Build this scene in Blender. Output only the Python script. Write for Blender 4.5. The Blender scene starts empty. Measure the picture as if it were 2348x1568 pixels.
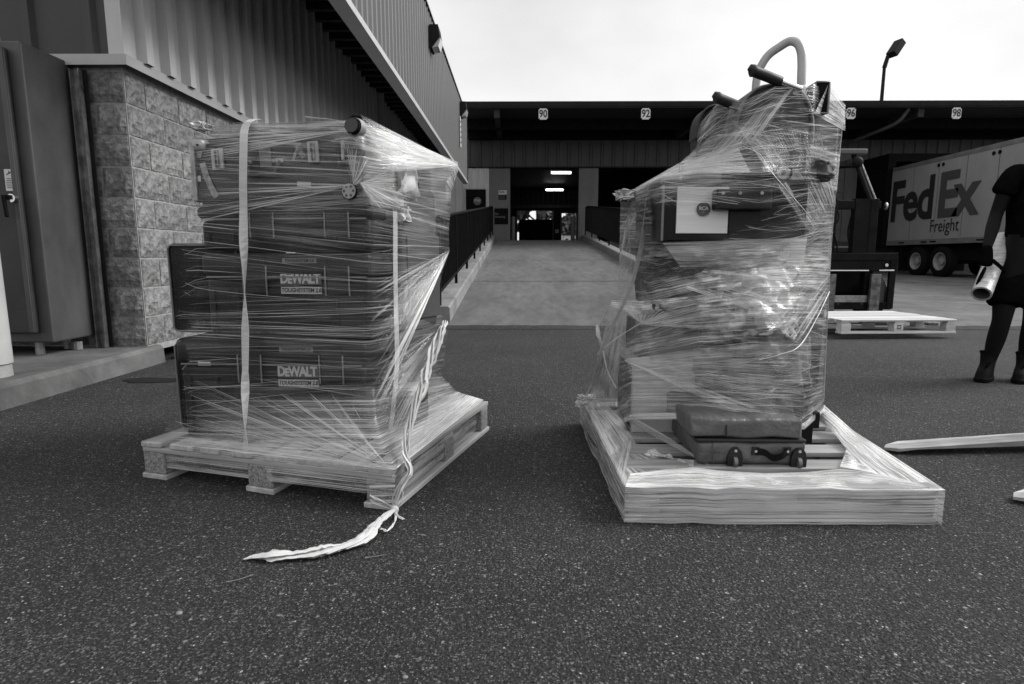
import bpy, bmesh, math, random
from mathutils import Vector, Matrix, Euler, noise
R = math.radians
rnd = random.Random(7)
sc = bpy.context.scene
C = sc.collection

# ---------------------------------------------------------------- camera, sky, sun, exposure
CAM_H = 0.85
TILT = R(8.2)
F = 1340.0                      # focal length in picture units (picture 2347 wide)
cam_d = bpy.data.cameras.new("camera")
cam_d.sensor_width = 36.0
cam_d.lens = 36.0 * F / 2347.0
cam_d.clip_start = 0.05
cam_d.clip_end = 2000
cam_d.dof.use_dof = True
cam_d.dof.focus_distance = 2.35
cam_d.dof.aperture_fstop = 9.0
cam = bpy.data.objects.new("camera", cam_d)
C.objects.link(cam)
cam.location = (0, 0, CAM_H)
cam.rotation_euler = (R(90) - TILT, 0, R(0.49))
sc.camera = cam

world = bpy.data.worlds.new("World")
sc.world = world
world.use_nodes = True
wt = world.node_tree
for n in list(wt.nodes): wt.nodes.remove(n)
SUN_EL, SUN_AZ = R(38), R(80)       # azimuth clockwise from +Y towards +X
sky = wt.nodes.new("ShaderNodeTexSky"); sky.sky_type = 'NISHITA'; sky.sun_disc = False
sky.sun_elevation = SUN_EL; sky.sun_rotation = SUN_AZ
sky.air_density = 1.0; sky.dust_density = 6.0; sky.ozone_density = 1.0
bw = wt.nodes.new("ShaderNodeRGBToBW")
tc = wt.nodes.new("ShaderNodeTexCoord")
mp = wt.nodes.new("ShaderNodeMapping"); mp.inputs['Scale'].default_value = (0.9, 0.9, 1.6); mp.inputs['Location'].default_value = (0.9, 0.35, 0.1)
cn = wt.nodes.new("ShaderNodeTexNoise"); cn.inputs['Scale'].default_value = 1.6; cn.inputs['Detail'].default_value = 5; cn.inputs['Roughness'].default_value = 0.5
cr = wt.nodes.new("ShaderNodeMapRange"); cr.inputs['From Min'].default_value = 0.3; cr.inputs['From Max'].default_value = 0.7
cr.inputs['To Min'].default_value = 8.2; cr.inputs['To Max'].default_value = 13.2
mx = wt.nodes.new("ShaderNodeMix"); mx.data_type = 'FLOAT'; mx.inputs[0].default_value = 0.88
bg = wt.nodes.new("ShaderNodeBackground"); bg.inputs['Strength'].default_value = 0.08
wo = wt.nodes.new("ShaderNodeOutputWorld")
L = wt.links.new
L(sky.outputs[0], bw.inputs[0]); L(tc.outputs['Generated'], mp.inputs[0]); L(mp.outputs[0], cn.inputs['Vector'])
L(cn.outputs[0], cr.inputs[0]); L(bw.outputs[0], mx.inputs[2]); L(cr.outputs[0], mx.inputs[3])
L(mx.outputs[0], bg.inputs['Color']); L(bg.outputs[0], wo.inputs[0])

sun_d = bpy.data.lights.new("sun", 'SUN'); sun_d.energy = 2.9; sun_d.angle = R(28); sun_d.color = (1, 0.995, 0.985)
sun = bpy.data.objects.new("sun", sun_d); C.objects.link(sun)
sd = Vector((math.sin(SUN_AZ) * math.cos(SUN_EL), math.cos(SUN_AZ) * math.cos(SUN_EL), math.sin(SUN_EL)))
sun.rotation_euler = sd.to_track_quat('Z', 'Y').to_euler()
sun.location = (10, 6, 20)
sc.view_settings.view_transform = 'Standard'
sc.view_settings.look = 'None'
sc.view_settings.exposure = 0.35
sc.view_settings.gamma = 1.0
sc.cycles.max_bounces = 10
sc.cycles.transparent_max_bounces = 40
sc.cycles.caustics_reflective = False
sc.cycles.caustics_refractive = False

# ---------------------------------------------------------------- helpers
def W(x, y, Y=None, Z=None):
    """point of the real place seen at picture position x, y, at distance Y or height Z"""
    v = Vector(((x - 1173.5) / F, (784.0 - y) / F, -1.0))
    d = cam.rotation_euler.to_matrix() @ v
    k = Y / d.y if Y is not None else (Z - CAM_H) / d.z
    return Vector((0, 0, CAM_H)) + d * k

def tag(o, label=None, cat=None, group=None, kind=None):
    if label: o['label'] = label
    if cat: o['category'] = cat
    if group: o['group'] = group
    if kind: o['kind'] = kind
    return o

def thing(name, label, cat, loc=(0, 0, 0), rz=0.0, group=None, rot=None):
    o = bpy.data.objects.new(name, None); C.objects.link(o)
    o.empty_display_size = 0.1
    o.location = loc
    o.rotation_euler = rot if rot else (0, 0, rz)
    return tag(o, label, cat, group)

def mesh_obj(name, me, mat=None, parent=None, loc=None, rot=None):
    o = bpy.data.objects.new(name, me); C.objects.link(o)
    if mat is not None and len(me.materials) == 0: me.materials.append(mat)
    if parent is not None: o.parent = parent
    if loc is not None: o.location = loc
    if rot is not None: o.rotation_euler = rot
    return o

def obj(name, bm, mat, parent=None, loc=None, rot=None, smooth=None):
    me = bpy.data.meshes.new(name); bm.to_mesh(me); bm.free()
    if smooth is not None:
        for p in me.polygons: p.use_smooth = True
        if smooth < 179:
            me.set_sharp_from_angle(angle=R(smooth))
    return mesh_obj(name, me, mat, parent, loc, rot)

def wobj(name, bm, mat, parent, smooth=None):
    """bm is in world coordinates; parent's transform is undone"""
    M = (Matrix.Translation(parent.location) @ parent.rotation_euler.to_matrix().to_4x4()).inverted()
    bmesh.ops.transform(bm, matrix=M, verts=bm.verts)
    return obj(name, bm, mat, parent, smooth=smooth)

def struct(name, bm, mat, **k):
    o = obj(name, bm, mat, **k); o['kind'] = 'structure'; return o

def B(): return bmesh.new()

def box(bm, c, s, rot=None, bevel=0.0, seg=2):
    m = Matrix.Translation(c)
    if rot is not None: m = m @ Euler(rot).to_matrix().to_4x4()
    m = m @ Matrix.Diagonal((s[0], s[1], s[2], 1))
    r = bmesh.ops.create_cube(bm, size=1.0, matrix=m)
    if bevel > 0:
        es = list({e for v in r['verts'] for e in v.link_edges})
        bmesh.ops.bevel(bm, geom=es, offset=bevel, segments=seg, affect='EDGES', profile=0.5)
    return bm

def b3(bm, x0, x1, y0, y1, z0, z1, bevel=0.0, seg=2):
    return box(bm, ((x0 + x1) / 2, (y0 + y1) / 2, (z0 + z1) / 2), (abs(x1 - x0), abs(y1 - y0), abs(z1 - z0)), bevel=bevel, seg=seg)

def cyl(bm, p0, p1, r0, r1=None, n=16, caps=True):
    p0, p1 = Vector(p0), Vector(p1)
    d = p1 - p0
    q = d.to_track_quat('Z', 'Y').to_matrix().to_4x4()
    m = Matrix.Translation((p0 + p1) / 2) @ q
    bmesh.ops.create_cone(bm, cap_ends=caps, segments=n, radius1=r0, radius2=r0 if r1 is None else r1, depth=d.length, matrix=m)
    return bm

def sph(bm, c, r, n=12, scale=(1, 1, 1)):
    m = Matrix.Translation(c) @ Matrix.Diagonal((scale[0], scale[1], scale[2], 1))
    bmesh.ops.create_uvsphere(bm, u_segments=n, v_segments=max(6, n // 2 + 2), radius=r, matrix=m)
    return bm

def catmull(pts, k=6):
    pts = [Vector(p) for p in pts]
    P = [pts[0]] + pts + [pts[-1]]
    out = []
    for i in range(1, len(P) - 2):
        for j in range(k):
            t = j / k
            a, b, c, d = P[i - 1], P[i], P[i + 1], P[i + 2]
            out.append(0.5 * ((2 * b) + (-a + c) * t + (2 * a - 5 * b + 4 * c - d) * t * t + (-a + 3 * b - 3 * c + d) * t ** 3))
    out.append(pts[-1])
    return out

def tube(bm, pts, r, n=8, caps=True, flat=1.0, twist=0.0):
    pts = [Vector(p) for p in pts]
    rr = r if isinstance(r, (list, tuple)) else [r] * len(pts)
    rings = []
    up = Vector((0, 0, 1))
    t0 = (pts[1] - pts[0]).normalized()
    if abs(t0.dot(up)) > 0.95: up = Vector((1, 0, 0))
    nrm = (up - t0 * up.dot(t0)).normalized()
    for i, p in enumerate(pts):
        if i == 0: t = pts[1] - pts[0]
        elif i == len(pts) - 1: t = pts[-1] - pts[-2]
        else: t = pts[i + 1] - pts[i - 1]
        t.normalize()
        nrm = (nrm - t * nrm.dot(t)).normalized()
        bn = t.cross(nrm)
        a0 = twist * i
        ring = []
        for k in range(n):
            a = 2 * math.pi * k / n
            ox, oy = math.cos(a) * rr[i], math.sin(a) * rr[i] * flat
            ca, sa = math.cos(a0), math.sin(a0)
            ox, oy = ox * ca - oy * sa, ox * sa + oy * ca
            ring.append(bm.verts.new(p + nrm * oy + bn * ox))
        rings.append(ring)
    for i in range(len(rings) - 1):
        for k in range(n):
            bm.faces.new((rings[i][k], rings[i][(k + 1) % n], rings[i + 1][(k + 1) % n], rings[i + 1][k]))
    if caps:
        bm.faces.new(rings[0][::-1]); bm.faces.new(rings[-1])
    return bm

def prism(bm, poly, origin, ux, uy, depth):
    """extruded polygon: 2-D poly in the frame origin, ux, uy, thickness vector depth"""
    o, ux, uy, dp = Vector(origin), Vector(ux), Vector(uy), Vector(depth)
    a = [bm.verts.new(o + ux * p[0] + uy * p[1]) for p in poly]
    b = [bm.verts.new(v.co + dp) for v in a]
    bm.faces.new(a); bm.faces.new(b[::-1])
    n = len(a)
    for i in range(n):
        bm.faces.new((a[i], b[i], b[(i + 1) % n], a[(i + 1) % n]))
    bmesh.ops.recalc_face_normals(bm, faces=bm.faces)
    return bm

def copy_tree(o, parent=None):
    c = o.copy(); C.objects.link(c)
    if parent is not None: c.parent = parent
    for ch in list(o.children): copy_tree(ch, c)
    return c

def text_me(body, size=1.0, offset=0.0, extrude=0.002, shear=0.0, space=1.0, align='CENTER', sx=1.0):
    cu = bpy.data.curves.new("lettering", 'FONT')
    cu.body = body; cu.size = size; cu.offset = offset; cu.extrude = extrude; cu.shear = shear
    cu.space_character = space; cu.align_x = align; cu.align_y = 'CENTER'; cu.resolution_u = 3
    t = bpy.data.objects.new("lettering", cu); C.objects.link(t)
    dg = bpy.context.evaluated_depsgraph_get(); dg.update()
    me = bpy.data.meshes.new_from_object(t.evaluated_get(dg))
    bpy.data.objects.remove(t)
    me.materials.clear()
    if sx != 1.0: me.transform(Matrix.Diagonal((sx, 1, 1, 1)))
    return me

def letters(body, mat, parent, loc, rot, **k):
    return mesh_obj('lettering', text_me(body, **k), mat, parent, loc, rot)

# ---------------------------------------------------------------- materials (all neutral greys)
MATS = {}
def mat(name, v, rough=0.6, metal=0.0, var=0.0, scale=5.0, bump=0.0, bscale=60.0, stretch=(1, 1, 1), spec=0.5, detail=6, coat=0.0, bdist=0.004, lo=0.35, hi=0.65, obvar=0.0):
    """grey principled surface; var mixes the tone by noise, bump is fine relief, obvar changes the tone from piece to piece"""
    m = bpy.data.materials.new(name); m.use_nodes = True
    nt = m.node_tree; p = nt.nodes['Principled BSDF']
    p.inputs['Base Color'].default_value = (v, v, v, 1)
    p.inputs['Roughness'].default_value = rough
    p.inputs['Metallic'].default_value = metal
    p.inputs['Specular IOR Level'].default_value = spec
    if coat: p.inputs['Coat Weight'].default_value = coat
    if var or bump or obvar:
        tc = nt.nodes.new('ShaderNodeTexCoord'); mp = nt.nodes.new('ShaderNodeMapping')
        mp.inputs['Scale'].default_value = stretch
        nt.links.new(tc.outputs['Object'], mp.inputs[0])
    if var or obvar:
        n1 = nt.nodes.new('ShaderNodeTexNoise'); n1.inputs['Scale'].default_value = scale; n1.inputs['Detail'].default_value = detail
        n1.inputs['Roughness'].default_value = 0.6
        nt.links.new(mp.outputs[0], n1.inputs['Vector'])
        mr = nt.nodes.new('ShaderNodeMapRange')
        mr.inputs['From Min'].default_value = lo; mr.inputs['From Max'].default_value = hi
        mr.inputs['To Min'].default_value = max(v * (1 - var), 0.001); mr.inputs['To Max'].default_value = v * (1 + var)
        nt.links.new(n1.outputs[0], mr.inputs[0])
        out = mr.outputs[0]
        if obvar:
            oi = nt.nodes.new('ShaderNodeObjectInfo')
            m2 = nt.nodes.new('ShaderNodeMapRange'); m2.inputs['To Min'].default_value = 1 - obvar; m2.inputs['To Max'].default_value = 1 + obvar
            nt.links.new(oi.outputs['Random'], m2.inputs[0])
            mu = nt.nodes.new('ShaderNodeMath'); mu.operation = 'MULTIPLY'
            nt.links.new(out, mu.inputs[0]); nt.links.new(m2.outputs[0], mu.inputs[1]); out = mu.outputs[0]
        nt.links.new(out, p.inputs['Base Color'])
    if bump:
        n2 = nt.nodes.new('ShaderNodeTexNoise'); n2.inputs['Scale'].default_value = bscale; n2.inputs['Detail'].default_value = 5
        nt.links.new(mp.outputs[0], n2.inputs['Vector'])
        bp = nt.nodes.new('ShaderNodeBump'); bp.inputs['Strength'].default_value = bump; bp.inputs['Distance'].default_value = bdist
        nt.links.new(n2.outputs[0], bp.inputs['Height']); nt.links.new(bp.outputs[0], p.inputs['Normal'])
    MATS[name] = m
    return m

def emis(name, v, s):
    m = bpy.data.materials.new(name); m.use_nodes = True
    p = m.node_tree.nodes['Principled BSDF']
    p.inputs['Base Color'].default_value = (v, v, v, 1)
    p.inputs['Emission Color'].default_value = (1, 1, 1, 1); p.inputs['Emission Strength'].default_value = s
    return m

def asphalt_mat():
    m = bpy.data.materials.new('asphalt'); m.use_nodes = True
    nt = m.node_tree; p = nt.nodes['Principled BSDF']; N = nt.nodes.new; LK = nt.links.new
    tc = N('ShaderNodeTexCoord')
    def nz(s, d, r=0.6):
        n = N('ShaderNodeTexNoise'); n.inputs['Scale'].default_value = s; n.inputs['Detail'].default_value = d; n.inputs['Roughness'].default_value = r
        LK(tc.outputs['Object'], n.inputs['Vector']); return n
    def rng(src, a, b, c, d):
        r = N('ShaderNodeMapRange'); r.inputs['From Min'].default_value = a; r.inputs['From Max'].default_value = b
        r.inputs['To Min'].default_value = c; r.inputs['To Max'].default_value = d; LK(src, r.inputs[0]); return r.outputs[0]
    def vor(s, rand=1.0):
        v = N('ShaderNodeTexVoronoi'); v.inputs['Scale'].default_value = s; v.inputs['Randomness'].default_value = rand
        # stretch and warp the cells so that no chip is a neat dot
        w = N('ShaderNodeTexNoise'); w.inputs['Scale'].default_value = s * 1.3; w.inputs['Detail'].default_value = 2; LK(tc.outputs['Object'], w.inputs['Vector'])
        wm = N('ShaderNodeVectorMath'); wm.operation = 'SCALE'; wm.inputs['Scale'].default_value = .9 / s; LK(w.outputs['Color'], wm.inputs[0])
        wa = N('ShaderNodeVectorMath'); wa.operation = 'ADD'; LK(tc.outputs['Object'], wa.inputs[0]); LK(wm.outputs[0], wa.inputs[1])
        LK(wa.outputs[0], v.inputs['Vector']); return v
    def math_(op, a, b):
        k = N('ShaderNodeMath'); k.operation = op
        for i, x in enumerate((a, b)):
            if isinstance(x, (int, float)): k.inputs[i].default_value = x
            else: LK(x, k.inputs[i])
        return k.outputs[0]
    big = rng(nz(0.8, 7, .65).outputs[0], .32, .68, .50, 1.40)
    fine = rng(nz(130, 5, .8).outputs[0], .40, .62, 0.002, 0.041)
    base = math_('MULTIPLY', big, fine)
    out = base
    hs = None
    for s, thr, bright, size in ((105, .60, .10, .44), (190, .50, .15, .48), (64, .92, .18, .38), (125, .96, .42, .42), (36, .975, .16, .28)):
        v = vor(s)
        sep = N('ShaderNodeSeparateColor'); LK(v.outputs['Color'], sep.inputs[0])
        pick = math_('GREATER_THAN', sep.outputs[0], thr)
        disk = rng(v.outputs['Distance'], size, size * 0.55, 0, 1)
        tone = math_('MULTIPLY', sep.outputs[1], bright)
        f = math_('MULTIPLY', math_('MULTIPLY', pick, disk), tone)
        out = math_('ADD', out, f)
        hs = f if hs is None else math_('ADD', hs, f)
    # dark oily blots
    blot = rng(nz(2.3, 2, .4).outputs[0], .70, .76, 1.0, .45)
    out = math_('MULTIPLY', out, blot)
    cmb = N('ShaderNodeCombineColor')
    for i in range(3): LK(out, cmb.inputs[i])
    LK(cmb.outputs[0], p.inputs['Base Color'])
    p.inputs['Roughness'].default_value = 0.88
    p.inputs['Specular IOR Level'].default_value = 0.35
    h = math_('ADD', rng(nz(120, 4).outputs[0], .2, .8, 0, 1), rng(vor(95).outputs['Distance'], 0, .6, .8, 0))
    bp = N('ShaderNodeBump'); bp.inputs['Strength'].default_value = 0.85; bp.inputs['Distance'].default_value = 0.006
    LK(h, bp.inputs['Height']); LK(bp.outputs[0], p.inputs['Normal'])
    return m

def concrete_mat(name, v, streak=(1, 1, 1), var=.35, dark=.25):
    m = bpy.data.materials.new(name); m.use_nodes = True
    nt = m.node_tree; p = nt.nodes['Principled BSDF']; N = nt.nodes.new; LK = nt.links.new
    tc = N('ShaderNodeTexCoord'); mp = N('ShaderNodeMapping'); mp.inputs['Scale'].default_value = streak
    LK(tc.outputs['Object'], mp.inputs[0])
    def nz(s, d, src, r=.6, dist=0.0):
        n = N('ShaderNodeTexNoise'); n.inputs['Scale'].default_value = s; n.inputs['Detail'].default_value = d; n.inputs['Roughness'].default_value = r
        n.inputs['Distortion'].default_value = dist
        LK(src, n.inputs['Vector']); return n.outputs[0]
    def rng(src, a, b, c, d):
        r = N('ShaderNodeMapRange'); r.inputs['From Min'].default_value = a; r.inputs['From Max'].default_value = b
        r.inputs['To Min'].default_value = c; r.inputs['To Max'].default_value = d; LK(src, r.inputs[0]); return r.outputs[0]
    def mul(a, b):
        k = N('ShaderNodeMath'); k.operation = 'MULTIPLY'; LK(a, k.inputs[0]); LK(b, k.inputs[1]); return k.outputs[0]
    a = rng(nz(1.1, 5, mp.outputs[0], .65, .6), .35, .65, v * (1 - var), v * (1 + var * .7))
    b = rng(nz(6, 6, mp.outputs[0]), .3, .7, .8, 1.15)
    c = rng(nz(90, 3, tc.outputs['Object']), .3, .7, .88, 1.1)
    d = rng(nz(2.2, 3, mp.outputs[0], .5, 1.5), .62, .70, 1.0, 1.0 - dark)
    out = mul(mul(mul(a, b), c), d)
    LK(out, p.inputs['Base Color'])
    p.inputs['Roughness'].default_value = .8
    p.inputs['Specular IOR Level'].default_value = .3
    bp = N('ShaderNodeBump'); bp.inputs['Strength'].default_value = .4; bp.inputs['Distance'].default_value = .004
    LK(nz(70, 5, tc.outputs['Object']), bp.inputs['Height']); LK(bp.outputs[0], p.inputs['Normal'])
    return m

def wood_mat(name, v, axis=0, var=.3, rough=.75, obvar=.18):
    st = [30, 30, 30]; st[axis] = 1.6
    m = mat(name, v, rough, var=var, scale=1.2, bump=.35, bscale=3.0, stretch=tuple(st), spec=.3, bdist=.002, obvar=obvar)
    return m

M_asphalt = asphalt_mat()
M_conc = concrete_mat('yard_concrete', .125)
M_ramp = concrete_mat('ramp_concrete', .125, streak=(1.5, .45, 1), var=.22, dark=.25)
M_kerb = concrete_mat('kerb_concrete', .22, var=.3)
M_slab = concrete_mat('slab_concrete', .11, var=.4)
M_block = mat('split_face_block', .20, .92, var=.42, scale=26, bump=1.0, bscale=26, spec=.1, bdist=.022, obvar=.16, detail=8)
M_mortar = mat('mortar', .27, .9, var=.2, scale=20, bump=.3, bscale=80)
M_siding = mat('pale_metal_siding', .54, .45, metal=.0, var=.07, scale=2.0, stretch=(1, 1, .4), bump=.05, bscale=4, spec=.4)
M_siding_dk = mat('grey_and_shaded_siding', .045, .5, var=.15, scale=2.0, stretch=(1, 1, .3), spec=.35)
M_fascia = mat('fascia_metal_siding', .13, .45, var=.06, scale=1.5, stretch=(1, 1, .3), spec=.4)
M_trim = mat('metal_trim', .42, .4, var=.08, scale=3, spec=.4)
M_darktrim = mat('dark_metal_trim', .014, .6, var=.2, scale=3, spec=.08)
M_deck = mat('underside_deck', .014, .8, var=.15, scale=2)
M_black = mat('black_paint', .008, .5, var=.3, scale=8, spec=.03)
M_railing = mat('dark_railing_paint', .010, .6, var=.25, scale=9, spec=.06)
M_pier = mat('painted_pier', .13, .65, var=.12, scale=2.5, stretch=(1, 1, .5))
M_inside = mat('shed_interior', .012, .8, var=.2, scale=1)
M_cab = mat('cabinet_steel', .058, .45, var=.28, scale=3.2, stretch=(1, 1, .5), spec=.4, bump=.1, bscale=12)
M_cabd = mat('cabinet_dark_door', .026, .5, var=.35, scale=2.6, spec=.4)
M_chrome = mat('bright_steel', .6, .25, metal=1.0)
M_steel = mat('worn_steel', .25, .4, metal=.8, var=.4, scale=12, bump=.2, bscale=60)
M_forkm = mat('polished_fork_steel', .42, .42, metal=.7, var=.25, scale=6, stretch=(1, 6, 6), bump=.15, bscale=40)
M_white = mat('white_paint', .62, .5, var=.08, scale=4)
M_sign = mat('sign_white', .55, .5, var=.08, scale=8)
M_ink = mat('black_ink', .012, .6)
M_rubber = mat('rubber', .008, .85, var=.3, scale=20, bump=.2, bscale=60, spec=.08)
M_bollard = mat('pale_bollard_sleeve', .40, .45, var=.12, scale=3)
M_trailer = mat('trailer_skin', .25, .4, var=.1, scale=1.4, stretch=(1, 1, .4), spec=.5)
M_trrail = mat('trailer_rail', .13, .45, var=.2, scale=3)
M_fedd = mat('dark_print', .012, .5)
M_fedg = mat('grey_print', .05, .5)
M_pine = wood_mat('pale_pine', .52, 0, .18)
M_pineY = wood_mat('pale_pine_along', .52, 1, .18)
M_wood = wood_mat('pallet_board', .30, 0, .25)
M_woodY = wood_mat('pallet_board_along', .34, 1, .25)
M_chip = mat('pressed_chip_block', .20, .9, var=.55, scale=140, bump=.6, bscale=150)
# ---------------------------------------------------------------- ground, yard, ramp, kerbs
YB = 7.2                                   # where asphalt meets concrete
def yard_z(y): return max(0.0, (y - YB) * 0.016)
bm = B()
b3(bm, -60, 80, -20, YB - .01, -.4, 0.0)
asph = struct('ground_asphalt', bm, M_asphalt)
# uneven seal joint with the concrete: a slightly broken asphalt lip
bm = B()
n = 160
prev = None
for i in range(n + 1):
    x = -1.6 + i * (22.0 / n)
    e = YB + .05 + .09 * noise.noise(Vector((x * 1.7, 0, 3))) + .035 * noise.noise(Vector((x * 17, 0, 1)))
    a = bm.verts.new((x, YB - .25, .004)); b = bm.verts.new((x, e, .016 + .006 * noise.noise(Vector((x * 9, 4, 0))))); c = bm.verts.new((x, e + .012, -.05))
    if prev:
        bm.faces.new((prev[0], a, b, prev[1])); bm.faces.new((prev[1], b, c, prev[2]))
    prev = (a, b, c)
struct('ground_asphalt_edge', bm, M_asphalt, smooth=40)
# concrete yard rising gently to the docks
bm = B()
ys = [YB, 10, 14, 18, 22, 26]
rows = []
for y in ys:
    rows.append([bm.verts.new((x, y, yard_z(y) + .004)) for x in (-30, -1.2, 2.9, 8, 14, 22, 40, 70)])
for a, b in zip(rows, rows[1:]):
    for i in range(len(a) - 1):
        bm.faces.new((a[i], a[i + 1], b[i + 1], b[i]))
struct('yard_concrete', bm, M_conc)
bm = B(); b3(bm, -300, 300, 26, 900, -.6, -.05)
struct('ground_far', bm, concrete_mat('far_ground', .12))
# ramp
RZ = 1.54; FY = 25.0
RX0, RX1 = -.86, 2.66
def ramp_z(y): return max(0.0, (y - YB) / (FY - 1.2 - YB) * RZ) if y < FY - 1.2 else RZ
bm = B()
ys = [YB + .02, 9, 12, 15, 18, 21, FY - 1.2, FY + .3]
rows = []
for y in ys:
    z = ramp_z(y)
    rows.append([bm.verts.new((RX0 - .05, y, z - 3)), bm.verts.new((RX0 - .05, y, z + .008)), bm.verts.new((.9, y, z + .008)), bm.verts.new((RX1 + .05, y, z + .008)), bm.verts.new((RX1 + .05, y, z - 3))])
for a, b in zip(rows, rows[1:]):
    for i in range(4): bm.faces.new((a[i], a[i + 1], b[i + 1], b[i]))
struct('ramp', bm, M_ramp)
def ramp_kerb(x0, x1, nm):
    bm = B()
    rows = []
    for y in [7.45, 9, 12, 15, 18, 21, FY - 1.2, FY - .02]:
        z = ramp_z(y) + .21
        rows.append([bm.verts.new((x0, y, -.3)), bm.verts.new((x0, y, z - .02)), bm.verts.new((x0 + .02, y, z)), bm.verts.new((x1 - .02, y, z)), bm.verts.new((x1, y, z - .02)), bm.verts.new((x1, y, -.3))])
    for a, b in zip(rows, rows[1:]):
        for i in range(5): bm.faces.new((a[i], a[i + 1], b[i + 1], b[i]))
    bm.faces.new(rows[0]); bm.faces.new(rows[-1][::-1])
    bmesh.ops.recalc_face_normals(bm, faces=bm.faces)
    struct(nm, bm, M_kerb)
ramp_kerb(RX0 - .27, RX0, 'ramp_kerb'); ramp_kerb(RX1, RX1 + .27, 'ramp_kerb')

# raised slab by the left building
bm = B()
n = 30
rows = []
for i in range(n + 1):
    y = -1.0 + i * (5.72 / n)
    j = .006 * noise.noise(Vector((0, y * 5, 0)))
    rows.append([bm.verts.new((-2.885 + j, y, -.1)), bm.verts.new((-2.90 + j, y, .118)), bm.verts.new((-2.925 + j, y, .146)), bm.verts.new((-7, y, .155))])
for a, b in zip(rows, rows[1:]):
    for i in range(3): bm.faces.new((a[i], b[i], b[i + 1], a[i + 1]))
bm.faces.new(rows[-1])
bmesh.ops.recalc_face_normals(bm, faces=bm.faces)
struct('slab', bm, M_slab)
bm = B(); b3(bm, -2.86, -2.5, 4.86, 5.35, -.05, .13, bevel=.012)
struct('kerb_block', bm, M_kerb)

# ---------------------------------------------------------------- left building
lb = thing('block_and_siding_building', 'block based metal clad building along the left edge with hanging fascia', 'building', (-2.95, 4.6, 0))
def lw(name, bm, m, **k): return wobj(name, bm, m, lb, **k)
WX, WY = -2.95, 4.6
bm = B()
b3(bm, -9, WX - .0105, WY + .0105, 26, .1, 2.40)
lw('wall', bm, M_mortar)
# split face blocks
CH, CW = .232, .464
def block_mesh(w, h, seed, prot=.026):
    """a split-faced block: rough front, recessed joint margin"""
    r = random.Random(seed); bm = B()
    nx, nz = 7, 4
    g = .008
    V = []
    for j in range(nz + 1):
        row = []
        for i in range(nx + 1):
            x = -w / 2 + g + (w - 2 * g) * i / nx; z = g + (h - 2 * g) * j / nz
            edge = i in (0, nx) or j in (0, nz)
            y = -.004 if edge else -(prot * (.30 + .95 * r.random()))
            if edge: y -= .006 * r.random()
            row.append(bm.verts.new((x, y, z)))
        V.append(row)
    for j in range(nz):
        for i in range(nx):
            bm.faces.new((V[j][i], V[j][i + 1], V[j + 1][i + 1], V[j + 1][i]))
    rim = [V[0][i] for i in range(nx + 1)] + [V[j][nx] for j in range(1, nz + 1)] + [V[nz][i] for i in range(nx - 1, -1, -1)] + [V[j][0] for j in range(nz - 1, 0, -1)]
    back = [bm.verts.new((v.co.x, .035, v.co.z)) for v in rim]
    for i in range(len(rim)):
        bm.faces.new((rim[i], back[i], back[(i + 1) % len(rim)], rim[(i + 1) % len(rim)]))
    bmesh.ops.recalc_face_normals(bm, faces=bm.faces)
    me = bpy.data.meshes.new('block'); bm.to_mesh(me); bm.free(); me.materials.append(M_block)
    return me
full = [block_mesh(CW, CH, s) for s in range(4)]
half = [block_mesh(CW / 2, CH, 20 + s) for s in range(3)]
far_bm = B()
zs = [.15 + k * CH for k in range(9)] 
for k, z in enumerate(zs):
    last = k == 8
    # end wall (faces the camera)
    x = WX - .012
    first = True
    while x > -8.8:
        w = CW / 2 if (first and k % 2 == 1) else CW
        first = False
        me = rnd.choice(half if w < CW else full)
        o = mesh_obj('block', me, None, lb, (x - w / 2 - WX, .012, z)); x -= w
    # long wall
    y = WY + .012
    first = True
    while y < 25:
        w = CW / 2 if (first and k % 2 == 0) else CW
        first = False
        if y < 9.5:
            me = rnd.choice(half if w < CW else full)
            mesh_obj('block', me, None, lb, (-.012, y + w / 2 - WY, z), (0, 0, R(90)))
        else:
            b3(far_bm, WX - .03, WX + .006, y + .006, y + w - .006, z + .006, z + CH - .006)
        y += w
o = lw('block_courses', far_bm, M_block); o['kind'] = 'stuff'
# flashing
bm = B()
FZ = .15 + 9 * CH + .02
b3(bm, -9, WX + .075, WY - .075, WY - .07, FZ, FZ + .075)
b3(bm, WX + .07, WX + .075, WY - .0695, 25, FZ, FZ + .075)
b3(bm, -9, WX + .0695, WY - .0695, WY + .02, FZ + .065, FZ + .072)
b3(bm, WX - .02, WX + .0695, WY + .0205, 25, FZ + .065, FZ + .072)
lw('flashing', bm, M_trim)
# metal siding panels
def rib_profile(wd, pitch, depth, rib=.055, top=.03, minor=True):
    """2-D profile along a siding sheet: list of (s, out)"""
    pts = [(0, 0)]
    s = 0
    while s < wd - 1e-6:
        c = s + pitch / 2
        pts += [(c - rib, 0), (c - top, depth), (c + top, depth), (c + rib, 0)]
        if minor and pitch > .25:
            pass
        s += pitch
    pts.append((wd, 0))
    return pts
def siding_mesh(name, wd, h, pitch, depth, m, **k):
    bm = B()
    pr = rib_profile(wd, pitch, depth, **k)
    lo = [bm.verts.new((s, -d, 0)) for s, d in pr]; hi = [bm.verts.new((s, -d, h)) for s, d in pr]
    for i in range(len(pr) - 1): bm.faces.new((lo[i], lo[i + 1], hi[i + 1], hi[i]))
    me = bpy.data.meshes.new(name); bm.to_mesh(me); bm.free(); me.materials.append(m)
    return me
SZ = FZ + .072
PW = .91
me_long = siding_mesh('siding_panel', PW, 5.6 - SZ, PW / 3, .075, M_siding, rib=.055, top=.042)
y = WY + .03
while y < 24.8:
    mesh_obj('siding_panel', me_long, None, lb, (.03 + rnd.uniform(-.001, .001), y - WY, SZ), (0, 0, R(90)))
    y += PW + .001
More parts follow.
